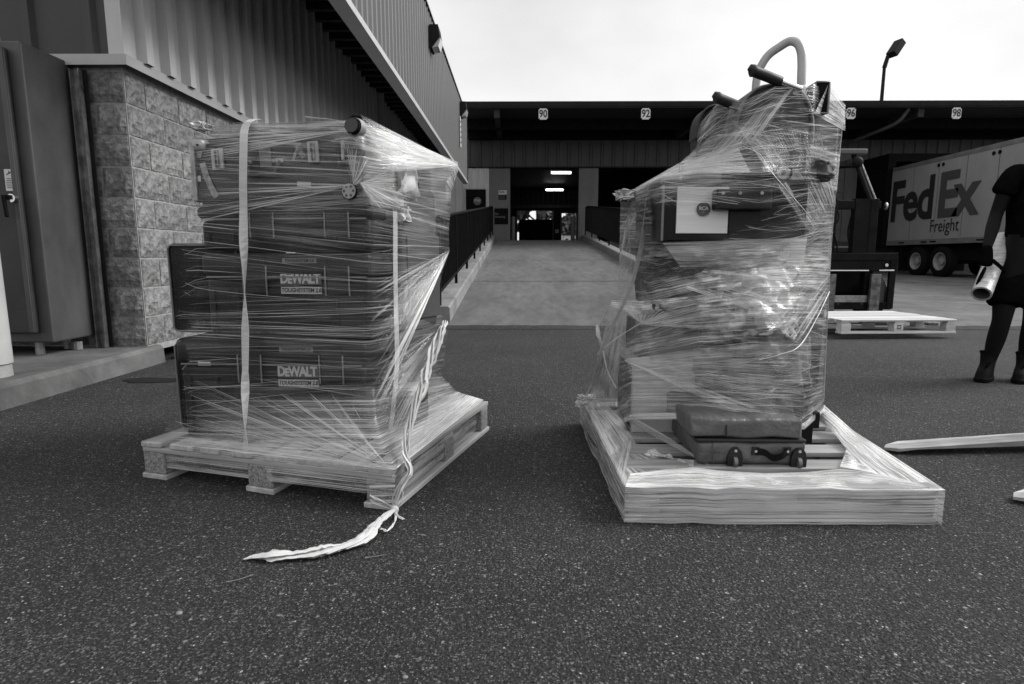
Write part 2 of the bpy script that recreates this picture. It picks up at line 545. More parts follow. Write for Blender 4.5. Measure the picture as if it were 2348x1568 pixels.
me_end = siding_mesh('siding_panel', PW, 5.6 - SZ, PW / 2, .035, M_siding_dk)  # end wall: same siding as the long wall, its shade put into the colour
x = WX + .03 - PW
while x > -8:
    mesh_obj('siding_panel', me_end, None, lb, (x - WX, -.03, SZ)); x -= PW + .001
bm = B()
b3(bm, WX + .02, WX + .045, WY - .045, WY + .05, SZ, 5.6)
b3(bm, WX - .07, WX + .0195, WY - .045, WY - .02, SZ, 5.6)
lw('corner_trim', bm, M_siding)
bm = B(); b3(bm, WX + .07, WX + .19, 12.6, 12.72, .2, 4.3, bevel=.01); b3(bm, WX + .035, WX + .10, 12.4, 12.46, .2, 4.3)
lw('downpipe', bm, M_trim)
bm = B(); b3(bm, WX + .03, WX + .09, 17.6, 18.6, .2, 2.5)
lw('door', bm, M_pier)
bm = B(); b3(bm, WX + .085, WX + .095, 18.1, 18.25, 1.45, 2.2)
lw('door_window', bm, M_black)
# canopy with hanging fascia
KX = -1.65; K0, K1 = -3.0, 19.6; KZ0, KZ1 = 3.31, 5.32
KW = .9
me_f = siding_mesh('fascia_panel', KW, KZ1 - KZ0, KW / 4, .03, M_fascia, rib=.05, top=.028)
y = 1.0
while y < K1 - .1:
    w = KW
    mesh_obj('fascia_panel', me_f, None, lb, (KX - WX, y - WY, KZ0), (0, 0, R(90))); y += KW + .001
bm = B()
b3(bm, KX - .12, KX + .045, 1.0, K1 + .05, KZ0 - .075, KZ0 - .003)
lw('fascia_edge', bm, M_trim)
bm = B()
b3(bm, KX - .10, KX + .05, 1.0, K1 + .05, KZ1, KZ1 + .04)
b3(bm, KX - .10, KX - .06, 1.0, K1, KZ0, KZ1 - .005)
b3(bm, KX - .02, KX + .05, K1 - .0, K1 + .05, KZ0, KZ1 - .003)
b3(bm, WX, KX - .12, 1.0, K1, 4.28, 4.34)
lw('coping', bm, M_darktrim)
bm = B()
yy = 1.2
while yy < K1:
    b3(bm, WX + .03, KX - .13, yy, yy + .09, 4.16, 4.279)
    yy += .36
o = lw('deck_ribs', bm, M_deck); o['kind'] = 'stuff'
bm = B(); b3(bm, WX - 6, WX, WY, 26, 5.6, 5.7)
lw('roof', bm, M_darktrim)

# wall lights on the fascia
def wall_light(y, z, label):
    t = thing('wall_light', label, 'lamp', (KX + .035, y, z), 0, 'wall packs on the fascia')
    bm = B()
    prism(bm, [(-.0, .2), (.16, .2), (.19, 0), (.03, -.2), (0, -.2)], (0, -.2, 0), (1, 0, 0), (0, 0, 1), (0, .4, 0))
    obj('housing', bm, M_darktrim, t)
    bm = B()
    prism(bm, [(.045, -.19), (.185, -.02), (.205, -.03), (.16, -.17)], (0, -.17, 0), (1, 0, 0), (0, 0, 1), (0, .34, 0))
    obj('lens', bm, mat('lamp_lens', .5, .12, spec=.8), t)
wall_light(11.6, 4.88, 'wall pack light on the fascia nearer to the camera, beside open sky')
wall_light(17.4, 5.0, 'wall pack light near the far end of the fascia')
t = thing('vertical_sign', 'thin upright white sign on the fascia under the far wall light', 'sign', (KX + .045, 17.15, 3.95))
bm = B(); b3(bm, 0, .012, -.13, .13, 0, .82); obj('plate', bm, M_sign, t)
bm = B()
for k in range(5): prism(bm, [(-.07, 0), (.07, .05), (.07, .1), (-.07, .05)], (.014, 0, .08 + k * .14), (0, 1, 0), (0, 0, 1), (.003, 0, 0))
obj('lettering', bm, M_ink, t)

# ---------------------------------------------------------------- dock building
dk = thing('dock_building', 'long dark freight dock building with canopy and numbered bays at the back', 'building', (0, FY, 0))
def dw(name, bm, m, **k): return wobj(name, bm, m, dk, **k)
DZ1 = 4.52                                # door head
doors = [(1.14 + 3.66 * i) for i in range(-1, 8)]
DW = 1.43
bm = B()
b3(bm, -3.2, 45, FY - .02, FY + .35, -.2, RZ - .02)
dw('dock_wall', bm, concrete_mat('dock_face', .07))
# siding above the doors, panel by panel
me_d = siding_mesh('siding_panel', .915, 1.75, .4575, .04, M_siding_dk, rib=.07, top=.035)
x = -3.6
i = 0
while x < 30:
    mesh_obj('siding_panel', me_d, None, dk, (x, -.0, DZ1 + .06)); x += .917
bm = B(); b3(bm, -4, 45, FY + .002, FY + .3, DZ1 + .06, 6.4)
dw('upper_wall', bm, M_siding_dk)
bm = B(); b3(bm, -4, 45, FY - .05, FY + .3, DZ1, DZ1 + .058)
dw('door_header', bm, M_darktrim)
me_s = siding_mesh('siding_panel', .915, DZ1 - RZ, .305, .04, M_siding, rib=.05, top=.03)
for x in (-3.0, -2.084, -1.168):
    mesh_obj('siding_panel', me_s, None, dk, (x, .0, RZ)) if x < -1.2 else None
for a, b in zip(doors, doors[1:]):
    x0, x1 = a + DW, b - DW
    if a < 0: x0 = -1.16
    bm = B(); b3(bm, x0, x1, FY, FY + .35, RZ - .02, DZ1 - .002)
    dw('pier', bm, M_pier)
bm = B(); b3(bm, doors[-1] + DW, 45, FY, FY + .3, RZ - .02, DZ1 - .002); dw('end_wall', bm, M_siding_dk)
# dark side door with a stop sign, at the left end
bm = B(); b3(bm, -2.13, -1.30, FY - .10, FY - .045, RZ, 3.66)
dw('side_door', bm, M_black)
bm = B()
for a in ((-2.19, -2.135), (-1.295, -1.24)): b3(bm, a[0], a[1], FY - .12, FY - .03, RZ, 3.70)
b3(bm, -2.135, -1.295, FY - .12, FY - .03, 3.662, 3.70)
dw('door_frame', bm, M_trim)
# closed doors at the further bays
for i, x in enumerate(doors):
    if i < 3: continue
    if abs(x - 15.78) < 1: 
        continue
    t0 = B()
    z = RZ
    k = 0
    while z < DZ1 - .05:
        pb = B(); b3(pb, x - DW + .002, x + DW - .002, FY + .06, FY + .11, z + .006, min(z + .49, DZ1 - .004), bevel=.008)
        dw('door_panel', pb, M_pier); z += .495
    t0.free()
# canopy
CY = 20.9
bm = B(); b3(bm, -2.05, 45, CY, FY + .4, 5.96, 6.02)
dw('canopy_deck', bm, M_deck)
bm = B()
b3(bm, -2.07, 45, CY - .12, CY - .002, 5.93, 6.10)
b3(bm, -2.07, 45, CY - .10, CY + .0, 5.88, 5.929)
dw('canopy_gutter', bm, M_darktrim)
bm = B(); b3(bm, -2.0, 45, FY - 2.3, FY - 2.12, 5.60, 5.958)
dw('canopy_beam', bm, M_black)
bm = B(); b3(bm, -2.0, 45, FY - .35, FY - .1, 5.62, 5.958); dw('canopy_beam', bm, M_black)
for x in (-.7, 6.5, 13.75, 20.9):
    bm = B()
    b3(bm, x - .09, x + .09, CY + .05, FY, 5.64, 5.86)
    b3(bm, x - .10, x + .10, CY + .03, CY + .05, 5.60, 5.90)
    dw('canopy_arm', bm, M_deck)
bm = B(); tube(bm, catmull([(13.35, CY + .1, 5.9), (13.3, CY + .15, 5.75), (13.1, CY + .35, 5.45), (12.6, CY + 1.2, 5.2), (11.9, FY - .12, 4.85)], 4), .065, 8)
dw('gutter_pipe', bm, M_siding_dk, smooth=60)
bm = B(); b3(bm, -2.0, 45, FY - 6, FY + 30, 6.02, 6.06)
bm.free()
bm = B(); b3(bm, -4, 45, FY + .36, FY + 26, 6.42, 6.55)
dw('roof', bm, M_darktrim)
# inside of the shed
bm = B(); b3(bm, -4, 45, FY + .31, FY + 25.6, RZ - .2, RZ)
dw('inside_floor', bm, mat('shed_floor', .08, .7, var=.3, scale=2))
bm = B()
b3(bm, -4.2, -4, FY + .3, FY + 25.6, RZ, 6.42); b3(bm, 45, 45.2, FY + .3, FY + 25.6, RZ, 6.42)
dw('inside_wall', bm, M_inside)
BY = FY + 25
ops = [(0.02, 2.95, 4.75), (3.74, 4.95, 4.55)]
bm = B()
xs = -4
for a, b, z in ops:
    b3(bm, xs, a, BY, BY + .3, RZ, 6.42); b3(bm, a, b, BY, BY + .3, z, 6.42); xs = b
b3(bm, xs, 45, BY, BY + .3, RZ, 6.42)
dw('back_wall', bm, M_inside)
bm = B()
for k in range(16):
    x = -1.2 + k * .42
    b3(bm, x, x + .05, BY - .06, BY - .002, 5.0, 6.3)
o = dw('wall_girts', bm, M_siding_dk); o['kind'] = 'stuff'
bm = B(); b3(bm, -1, 5.6, BY - .4, BY - .1, 4.95, 5.2); dw('door_track', bm, M_siding_dk)
bm = B(); b3(bm, 3.2, 3.5, BY - .05, BY - .01, 2.9, 3.2); dw('notice', bm, M_sign)
for a, b, z in ops:
    bm = B(); b3(bm, a - .12, a - .005, BY - .1, BY - .01, RZ, z); b3(bm, b + .005, b + .12, BY - .1, BY - .01, RZ, z)
    dw('door_frame', bm, M_pier)
# post inside and dock bumpers
for x in (1.14 - DW - .0, 1.14 + DW):
    bm = B(); cyl(bm, (x + (.12 if x < 1 else -.12), FY + 1.2, RZ), (x + (.12 if x < 1 else -.12), FY + 1.2, RZ + 1.1), .09, n=12)
    dw('guard_post', bm, M_pier, smooth=60)
def shed_light(x, y, z, label, w):
    t = thing('ceiling_light', label, 'lamp', (x, y, z), 0, 'strip lights inside the shed')
    bm = B(); b3(bm, -w / 2, w / 2, -.1, .1, .06, .14); obj('housing', bm, M_siding_dk, t)
    bm = B(); cyl(bm, (-w / 2, 0, 0), (w / 2, 0, 0), .07, n=12); obj('tube', bm, emis('tube_glow', 1, 6.0), t, smooth=60)
    bm = B(); 
    for s in (-.4, .4): cyl(bm, (s, 0, .14), (s, 0, 6.42 - z), .01, n=6)
    obj('hanger', bm, M_darktrim, t)
shed_light(2.70, 37.0, 6.02, 'upper lit strip light inside the bay 90 doorway', 1.2)
shed_light(2.86, 46.0, 6.0, 'lower lit strip light deeper inside the bay 90 doorway', 1.3)
# dark container standing inside the first back doorway
t = thing('freight_container', 'dark boxy freight container blocking the lower half of the back doorway', 'container', (1.45, 46.5, RZ))
bm = B(); b3(bm, -1.3, 1.25, -1.0, 1.2, .12, 2.2, bevel=.03); obj('body', bm, M_black, t)
for s_ in (-1.31, 1.2):
    bm = B(); b3(bm, s_, s_ + .06, -1.05, -1.001, .1, 2.25); obj('corner_post', bm, M_darktrim, t)
# bay number signs
def bay_sign(x, num, where):
    t = thing('bay_number_sign', 'white plate reading ' + num + ' under the canopy edge, ' + where, 'sign', (x, CY - .13, 5.68), 0, 'bay number plates')
    bm = B(); b3(bm, -.155, .155, -.012, 0, -.18, .18, bevel=.0)
    es = [e for e in bm.edges if abs(e.verts[0].co.y - e.verts[1].co.y) > .005]
    bmesh.ops.bevel(bm, geom=es, offset=.04, segments=3, affect='EDGES')
    obj('plate', bm, M_sign, t)
    letters(num, M_ink, t, (0, -.016, 0), (R(90), 0, 0), size=.34, offset=.008, sx=.82)
    bm = B()
    for s in (-.1, .1): b3(bm, s - .01, s + .01, -.005, 0, .18, .22)
    obj('bracket', bm, M_darktrim, t)
    return t
for px, num, wh in ((1245, '90', 'over the doorway at the ramp top'), (1480, '92', 'over the second, unlit doorway'), (1950, '96', 'half hidden by the right load'), (2192, '98', 'over the long trailer')):
    bay_sign(W(px, 261, Y=CY - .13).x, num, wh)
# stop sign on the side door
t = thing('stop_sign', 'small octagonal STOP sign on the black side door', 'sign', (W(1094, 461, Y=FY - .12).x, FY - .105, W(1094, 461, Y=FY - .12).z))
bm = B()
prism(bm, [(.17 * math.cos(R(22.5 + 45 * k)), .17 * math.sin(R(22.5 + 45 * k))) for k in range(8)], (0, 0, 0), (1, 0, 0), (0, 0, 1), (0, -.006, 0))
obj('plate', bm, mat('stop_plate', .10, .5), t)
letters('STOP', M_sign, t, (0, -.009, .02), (R(90), 0, 0), size=.11, offset=.002)
# notices on the pier left of bay 90
p0 = W(1152, 447, Y=FY - .01)
t = thing('company_notice', 'small white and dark FedEx notice on the pier left of bay 90', 'sign', (p0.x, FY - .003, p0.z))
bm = B(); b3(bm, -.17, .17, -.01, 0, .02, .19); obj('plate', bm, M_sign, t)
bm = B(); b3(bm, -.17, .17, -.01, 0, -.20, .018); obj('lower_plate', bm, M_darktrim, t)
letters('FedEx', M_fedd, t, (-.03, -.013, .12), (R(90), 0, 0), size=.10, offset=.003)
bm = B()
for k in range(5): b3(bm, -.13, .13 - .03 * (k % 3), -.0125, -.0105, -.17 + k * .036, -.16 + k * .036)
obj('print', bm, M_pier, t)
p0 = W(1149, 496, Y=FY - .01)
t = thing('no_smoking_sign', 'black No Smoking sign below the FedEx notice', 'sign', (p0.x, FY - .003, p0.z))
bm = B(); b3(bm, -.29, .29, -.012, 0, -.33, .33); obj('plate', bm, M_black, t)
letters('No', M_pier, t, (-.19, -.015, .10), (R(90), 0, 0), size=.12, offset=.002)
letters('Smoking', M_pier, t, (-.05, -.015, -.02), (R(90), 0, 0), size=.12, offset=.002)

# ---------------------------------------------------------------- ramp railings
def railing(x, ya, yb, label, far_slope=False):
    t = thing('ramp_railing', label, 'railing', (x, ya, 0))
    H = 1.12
    zb = lambda y: ramp_z(y) + .21
    def rail(z, nm, r, m=M_railing):
        bm = B(); pts = [(0, y - ya, zb(y) + z) for y in (ya, (ya + yb) / 2, min(yb, FY - 1.2), yb)]
        tube(bm, pts, r, 8); obj(nm, bm, m, t, smooth=60)
    rail(H, 'top_rail', .026); rail(.17, 'bottom_rail', .018)
    n = 8
    for k in range(n + 1):
        y = ya + (yb - ya) * k / n
        bm = B(); b3(bm, -.022, .022, y - ya - .022, y - ya + .022, zb(y) - .02, zb(y) + H - .01)
        obj('post', bm, M_railing, t)
    pw = (yb - ya) / n
    for k in range(n):
        bm = B()
        m = 14
        for j in range(1, m):
            y = ya + pw * (k + j / m)
            b3(bm, -.009, .009, y - ya - .009, y - ya + .009, zb(y) + .17, zb(y) + H)
        o = obj('balusters', bm, M_railing, t); o['kind'] = 'stuff'
    return t
railing(RX0 - .14, 7.55, 24.4, 'black baluster railing on the left side of the ramp')
railing(RX1 + .14, 7.55, 24.4, 'black baluster railing on the right side of the ramp')

def stain(x, y, r, sx, m, nm):
    c = W(x, y, Z=0); bm = B(); n = 26
    vs = [bm.verts.new((c.x + math.cos(k * 6.283 / n) * r * sx * (1 + .35 * noise.noise(Vector((math.cos(k * 6.283 / n) * 1.6, math.sin(k * 6.283 / n) * 1.6, x)))), c.y + math.sin(k * 6.283 / n) * r * (1 + .35 * noise.noise(Vector((math.cos(k * 6.283 / n) * 1.6, math.sin(k * 6.283 / n) * 1.6, x)))), .004)) for k in range(n)]
    bm.faces.new(vs); struct(nm, bm, m)
M_tar = mat('tar_patch', .007, .7, var=.6, scale=60, bump=.8, bscale=90, spec=.3)
stain(352, 872, .09, 2.2, M_tar, 'ground_stain')
def stem(pts, label, r=.0011):
    t = thing('dry_stem', label, 'stem', W(*pts[0], Z=0.004))
    P = [W(x, y, Z=.005) for x, y in pts]
    bm = B(); tube(bm, catmull(P, 4), r, 5); wobj('stalk', bm, M_kerb, t)
stem([(518, 1334), (548, 1328), (580, 1317)], 'thin pale dry stem on the asphalt left of the film tail')
stem([(838, 1279), (856, 1276), (880, 1272)], 'short pale dry stem on the asphalt under the film tail')
for i, (x, y, r, lb_) in enumerate(((1180, 1318, .004, 'pale pebble on the bare asphalt between the pallets'), (930, 1553, .005, 'pale pebble near the bottom edge of the photo'), (410, 1407, .007, 'largest pale pebble, on the asphalt at lower left'), (1740, 840 + 420, .004, 'small pebble in front of the right pallet'))):
    t = thing('pebble', lb_, 'pebble', W(x, y, Z=0.0))
    bm = B(); bmesh.ops.create_icosphere(bm, subdivisions=2, radius=r)
    for v in bm.verts: v.co = Vector((v.co.x * 1.3, v.co.y, v.co.z * .55)) * (1 + .3 * noise.noise(v.co * 90 + Vector((i, 0, 0))))
    obj('stone', bm, M_kerb, t, (0, 0, r * .3), smooth=50)

bm = B()
for y in (11.4, 15.6, 19.8):
    z = ramp_z(y) + .0105
    v = [bm.verts.new((RX0, y - .012, z - .0005)), bm.verts.new((RX1, y - .012, z - .0005)), bm.verts.new((RX1, y + .012, z + .0015)), bm.verts.new((RX0, y + .012, z + .0015))]
    bm.faces.new(v)
struct('ramp_joint', bm, M_tar)
# ---------------------------------------------------------------- trailer at bay 98
def trailer(name, label, x0, yr, length, gz, side_text=True, floor=1.15, top=3.98):
    """box trailer, rear at yr, running toward the camera (-Y); x0 = its left side"""
    t = thing(name, label, 'trailer', (x0, yr, gz))
    Wd = 2.55
    bm = B(); b3(bm, .03, Wd - .03, -length + .03, -.03, floor + .02, top - .02); obj('body', bm, M_trailer, t)
    n = int(length / 1.22)
    pw = length / n
    me = None
    for sgn, x in ((-1, 0.0), (1, Wd)):
        for k in range(n):
            bm = B(); b3(bm, -.012, .012, -pw + .012, -.012, floor + .12, top - .14)
            obj('side_panel', bm, M_trailer, t, (x + (.012 if sgn < 0 else -.012), -k * pw, 0))
    bm = B()
    for k in range(n + 1):
        y = -k * pw
        for z in range(46): 
            b3(bm, -.012, .002, y - .008, y + .008, floor + .2 + z * .055, floor + .2 + z * .055 + .012)
    o = obj('rivets', bm, M_trrail, t); o['kind'] = 'stuff'
    bm = B()
    for x in (-.012, Wd - .03): b3(bm, x, x + .045, -length, 0, top - .14, top, bevel=.01)
    obj('top_rail', bm, M_trrail, t)
    bm = B()
    for x in (-.02, Wd - .03): b3(bm, x, x + .05, -length, 0, floor - .06, floor + .12, bevel=.008)
    obj('bottom_rail', bm, M_trrail, t)
    bm = B()
    for y in (-.9, -2.1, -2.55, -4.6, -5.1, -7.2, -9.6, -12): b3(bm, -.028, -.02, y - .14, y + .14, floor + .0, floor + .05)
    obj('marker_light', bm, M_black, t)
    bm = B()
    for y in (-2.45, -4.75, -7.5): 
        for d in (0, .22): cyl(bm, (-.02, y - d, top - .27), (-.002, y - d, top - .27), .06, n=12)
    obj('vent', bm, M_black, t)
    bm = B(); b3(bm, 0, Wd, -.03, .02, floor - .05, top, bevel=.02); obj('rear_door', bm, M_trailer, t)
    bm = B(); b3(bm, .3, Wd - .3, -length + .1, -.1, floor - .3, floor - .05); obj('floor_frame', bm, M_black, t)
    bm = B(); b3(bm, .25, .35, -4.4, -.4, .55, .85); b3(bm, Wd - .35, Wd - .25, -4.4, -.4, .55, .85)
    for y in (-1.7, -2.9): cyl(bm, (.2, y, .5), (Wd - .2, y, .5), .07, n=10)
    obj('axle', bm, M_black, t)
    for y in (-1.7, -2.9):
        for x, s in ((.02, 1), (Wd - .02, -1)):
            bm = B()
            tire_prof = [(0, .30), (0, .46), (.03, .51), (.24, .51), (.27, .46), (.27, .30)]
            lathe_x(bm, tire_prof, (x, y, .51), s, 28)
            w = obj('tyre', bm, M_rubber, t, smooth=40)
            bm = B(); lathe_x(bm, [(-.005, .30), (.0, .27), (.06, .255), (.13, .24), (.13, .12), (.05, .115), (.03, .05), (.03, .0)], (x, y, .51), s, 24)
            w2 = obj('rim', bm, M_trailer, w, smooth=35)
    bm = B()
    for x in (.4, Wd - .5): b3(bm, x, x + .12, -length + 2.4, -length + 2.55, .02, floor - .05); b3(bm, x - .06, x + .18, -length + 2.3, -length + 2.65, 0, .03)
    obj('landing_leg', bm, M_black, t)
    for x in (.05, Wd - .65):
        bm = B(); b3(bm, x, x + .6, -.75, -.74, .15, floor - .1); obj('mud_flap', bm, M_black, t)
    bm = B(); b3(bm, .3, Wd - .3, -.12, -.02, .55, .68); b3(bm, .5, .6, -.12, -.04, .6, floor - .1); b3(bm, Wd - .6, Wd - .5, -.12, -.04, .6, floor - .1)
    obj('rear_bar', bm, M_trrail, t)
    return t

def lathe_x(bm, prof, c, s, n):
    """turn profile (x offset, radius) about the x axis"""
    rings = []
    for px, r in prof:
        ring = []
        for k in range(n):
            a = 2 * math.pi * k / n
            ring.append(bm.verts.new((c[0] + s * px, c[1] + r * math.cos(a), c[2] + r * math.sin(a))))
        rings.append(ring)
    for a, b in zip(rings, rings[1:]):
        for k in range(n):
            try: bm.faces.new((a[k], a[(k + 1) % n], b[(k + 1) % n], b[k]))
            except ValueError: pass
    if prof[-1][1] < .001: bmesh.ops.remove_doubles(bm, verts=rings[-1], dist=.0005)
    bmesh.ops.recalc_face_normals(bm, faces=bm.faces)
    return bm

tx = 14.2
tr = trailer('box_trailer', 'long pale FedEx Freight box trailer backed up to bay 98', tx, 22.9, 13.7, .22)
# lettering on its side, read from the rear towards the front
def side_text(body, m, y, z, h, **k):
    me = text_me(body, size=h / .70, align='LEFT', **k)
    for v in me.vertices: pass
    return mesh_obj('lettering', me, m, tr, (-.0145, y - 22.9, z - .22), (R(90), 0, R(-90)))
side_text('Fed', M_fedd, 22.86, 2.84, 1.42, offset=.055, extrude=.001, space=.93, sx=.84)
side_text('Ex', M_fedg, 20.36, 2.84, 1.42, offset=.055, extrude=.001, space=.84, sx=.95)
side_text('Freight', M_fedd, 20.60, 1.90, .42, extrude=.001, sx=.80)
# dock shelter behind it
t = thing('dock_shelter', 'black foam dock shelter between the trailer and bay 98', 'dock shelter', (15.5, FY, 0))
bm = B()
b3(bm, -1.45, -1.15, -2.02, -.002, RZ - .3, 4.75); b3(bm, 1.15, 1.45, -2.02, -.002, RZ - .3, 4.75); b3(bm, -1.1499, 1.1499, -2.02, -.002, 4.45, 4.75)
obj('pad', bm, M_black, t)
# trailer parked outside behind the shed
tb = trailer('box_trailer', 'white FedEx trailer parked outside beyond the second back doorway', 4.45, 64, .5, .1, top=3.12) if False else None
t = thing('parked_trailer', 'white FedEx truck box seen through the right back doorway', 'trailer', (4.6, 60, 0))
bm = B(); b3(bm, 0, 2.6, 0, 6, .9, 3.12, bevel=.05); obj('body', bm, M_white, t)
bm = B(); b3(bm, .0, 2.6, -.02, -.002, .85, .95); b3(bm, -.0, .06, -.02, -.002, .95, 3.1); b3(bm, 0, 2.6, -.02, -.002, 3.05, 3.12); obj('frame', bm, M_trrail, t)
bm = B()
for x in (.3, 2.3): cyl(bm, (x - .15, 1.2, .45), (x + .15, 1.2, .45), .45, n=16); cyl(bm, (x - .15, 5, .45), (x + .15, 5, .45), .45, n=16)
obj('wheel', bm, M_rubber, t)
mesh_obj('lettering', text_me('FedEx', size=.62, offset=.02, extrude=.001, align='LEFT', space=.93), M_fedd, t, (.28, -.03, 2.50), (R(90), 0, 0))

# ---------------------------------------------------------------- trees beyond the shed and light pole
def leaf_mat(name, v):
    m = mat(name, v, .7, var=.5, scale=1.5, spec=.2); return m
M_leaf = leaf_mat('leaves', .085); M_bark = mat('bark', .05, .9, var=.4, scale=5)
def tree(x, y, h, r, label, seed):
    rr = random.Random(seed)
    t = thing('broadleaf_tree', label, 'tree', (x, y, 0), 0, 'trees beyond the shed')
    bm = B()
    tube(bm, catmull([(0, 0, 0), (.1, 0, h * .3), (-.1, .1, h * .6), (0, 0, h * .85)], 4), [.35 * (1 - i / 14) + .04 for i in range(13)], 8)
    for k in range(7):
        a = rr.uniform(0, 6.28); z = h * rr.uniform(.3, .7)
        tube(bm, [(0, 0, z), (math.cos(a) * r * .4, math.sin(a) * r * .4, z + r * .3), (math.cos(a) * r * .75, math.sin(a) * r * .75, z + r * .45)], [.12, .08, .03], 6)
    obj('trunk', bm, M_bark, t, smooth=60)
    bm = B()
    cl = [(Vector((rr.gauss(0, r * .42), rr.gauss(0, r * .42), h * .55 + rr.gauss(0, h * .17))), rr.uniform(.5, 1.3)) for _ in range(34)]
    for c, s in cl:
        for _ in range(70):
            d = Vector((rr.gauss(0, 1), rr.gauss(0, 1), rr.gauss(0, 1))).normalized() * s * rr.uniform(.6, 1.05)
            p = c + d; q = Euler((rr.uniform(0, 3), rr.uniform(0, 3), rr.uniform(0, 3))).to_matrix()
            w = rr.uniform(.20, .42)
            vs = [bm.verts.new(p + q @ Vector(v) * w) for v in ((-1, -.5, 0), (1, -.5, .2), (.9, .6, 0), (-.9, .6, -.2))]
            bm.faces.new(vs)
    obj('crown', bm, M_leaf, t)
for i, (x, y, h, r, lb_) in enumerate(((-1.5, 76, 12, 4.2, 'leafy tree behind the left end of the first back doorway'), (2.6, 74, 12.5, 4.5, 'dense tree behind the right half of the first back doorway'),
        (6.4, 72, 6.2, 3.2, 'lower tree behind the right back doorway with sky above it'), (10.5, 77, 8, 3.8, 'tree to the right of the one in the right back doorway'))):
    tree(x, y, h, r, lb_, i + 3)

t = thing('yard_light_pole', 'tall slim yard light pole with a tilted box lamp above the dock roof', 'light pole', (26.6, 45, 0))
bm = B(); cyl(bm, (0, 0, 0), (.0, 0, 14.6), .20, .11, n=10); obj('pole', bm, M_darktrim, t, smooth=60)
bm = B(); cyl(bm, (0, 0, 14.5), (.22, 0, 15.4), .16, .14, n=8); obj('neck', bm, M_darktrim, t)
bm = B(); box(bm, (.62, -.15, 15.75), (.50, .68, 1.2), rot=(0, R(36), R(18)), bevel=.04); obj('lamp_head', bm, M_darktrim, t)

# ---------------------------------------------------------------- electrical cabinet, strut and bollard at the left
cx0, cx1, cy0, cy1, cz0, cz1 = -4.6, -3.33, 4.13, 4.56, .245, 2.29
t = thing('steel_cabinet', 'tall stained steel electrical cabinet standing at the left edge of the photo', 'cabinet', (cx1, cy0, .15))
def cw(nm, bm, m, **k): return wobj(nm, bm, m, t, **k)
bm = B(); b3(bm, cx0, cx1, cy0, cy1, cz0, cz1, bevel=.012); cw('body', bm, M_cab)
bm = B(); b3(bm, cx0 + .05, cx1 - .085, cy0 - .045, cy0 - .002, cz0 + .07, cz1 - .05, bevel=.014); cw('door', bm, M_cabd)
bm = B(); b3(bm, cx1 - .12, cx1 - .085, cy0 - .055, cy0 - .046, cz0 + .08, cz1 - .06, bevel=.004); cw('door_edge', bm, M_cab)
pl = W(28, 455, Y=cy0 - .05)
bm = B(); cyl(bm, (pl.x + .02, cy0 - .046, pl.z), (pl.x + .02, cy0 - .085, pl.z), .028, n=16); cw('lock', bm, M_chrome, smooth=40)
bm = B(); box(bm, (pl.x - .012, cy0 - .10, pl.z - .055), (.022, .02, .15), rot=(0, R(-4), 0), bevel=.006); box(bm, (pl.x - .0, cy0 - .09, pl.z + .005), (.05, .02, .03), bevel=.005); cw('handle', bm, M_black)
bm = B(); b3(bm, pl.x - .035, pl.x + .035, cy0 - .050, cy0 - .0465, pl.z + .05, pl.z + .195); cw('label_sticker', bm, M_sign)
bm = B()
prism(bm, [(-.02, 0), (.004, .012), (.02, .026), (.003, .02), (-.004, .03), (-.006, .012), (-.02, .008)], (pl.x, cy0 - .0508, pl.z + .155), (1, 0, 0), (0, 0, 1), (0, -.001, 0))
for k in range(6): b3(bm, pl.x - .025, pl.x + .025 - .01 * (k % 2), cy0 - .0515, cy0 - .0505, pl.z + .07 + k * .012, pl.z + .074 + k * .012)
cw('print', bm, M_ink)
for x in (cx0 + .1, cx1 - .16):
    for y in (cy0 + .07, cy1 - .09):
        bm = B(); cyl(bm, (x, y, .15), (x, y, cz0), .03, n=10); cw('foot', bm, M_steel)
bm = B(); cyl(bm, (cx1 - .06, cy0 + .30, .15), (cx1 - .06, cy0 + .30, .21), .035, n=10); cw('conduit_stub', bm, M_kerb)
# strut channel fixed to the blockwork beside the cabinet
t = thing('strut_channel', 'slotted steel strut channel upright beside the steel cabinet', 'channel', (-3.27, 4.56, .15))
bm = B()
b3(bm, -.03, -.022, -.05, -.01, 0, 2.08); b3(bm, .035, .043, -.05, -.01, 0, 2.08); b3(bm, -.03, .043, -.0095, -.004, 0, 2.08)
obj('channel', bm, M_steel, t)
bm = B()
for k in range(38): b3(bm, .05, .058, -.012, -.004, .04 + k * .054, .06 + k * .054)
o = obj('slots', bm, M_black, t); o['kind'] = 'stuff'
bm = B(); b3(bm, .0435, .075, -.0105, -.0045, 0, 2.08); obj('flange', bm, M_darktrim, t)
# bollard
t = thing('bollard', 'pale round bollard with a plastic sleeve at the left edge of the photo', 'bollard', (-3.145, 3.40, .15))
bm = B(); cyl(bm, (0, 0, .075), (0, 0, 1.15), .115, .112, n=40); sph(bm, (0, 0, 1.15), .112, 32, (1, 1, .35)); obj('sleeve', bm, M_bollard, t, smooth=60)
bm = B(); cyl(bm, (0, 0, -.01), (0, 0, .0749), .108, .105, n=40); obj('post', bm, concrete_mat('bollard_base', .33), t, smooth=60)

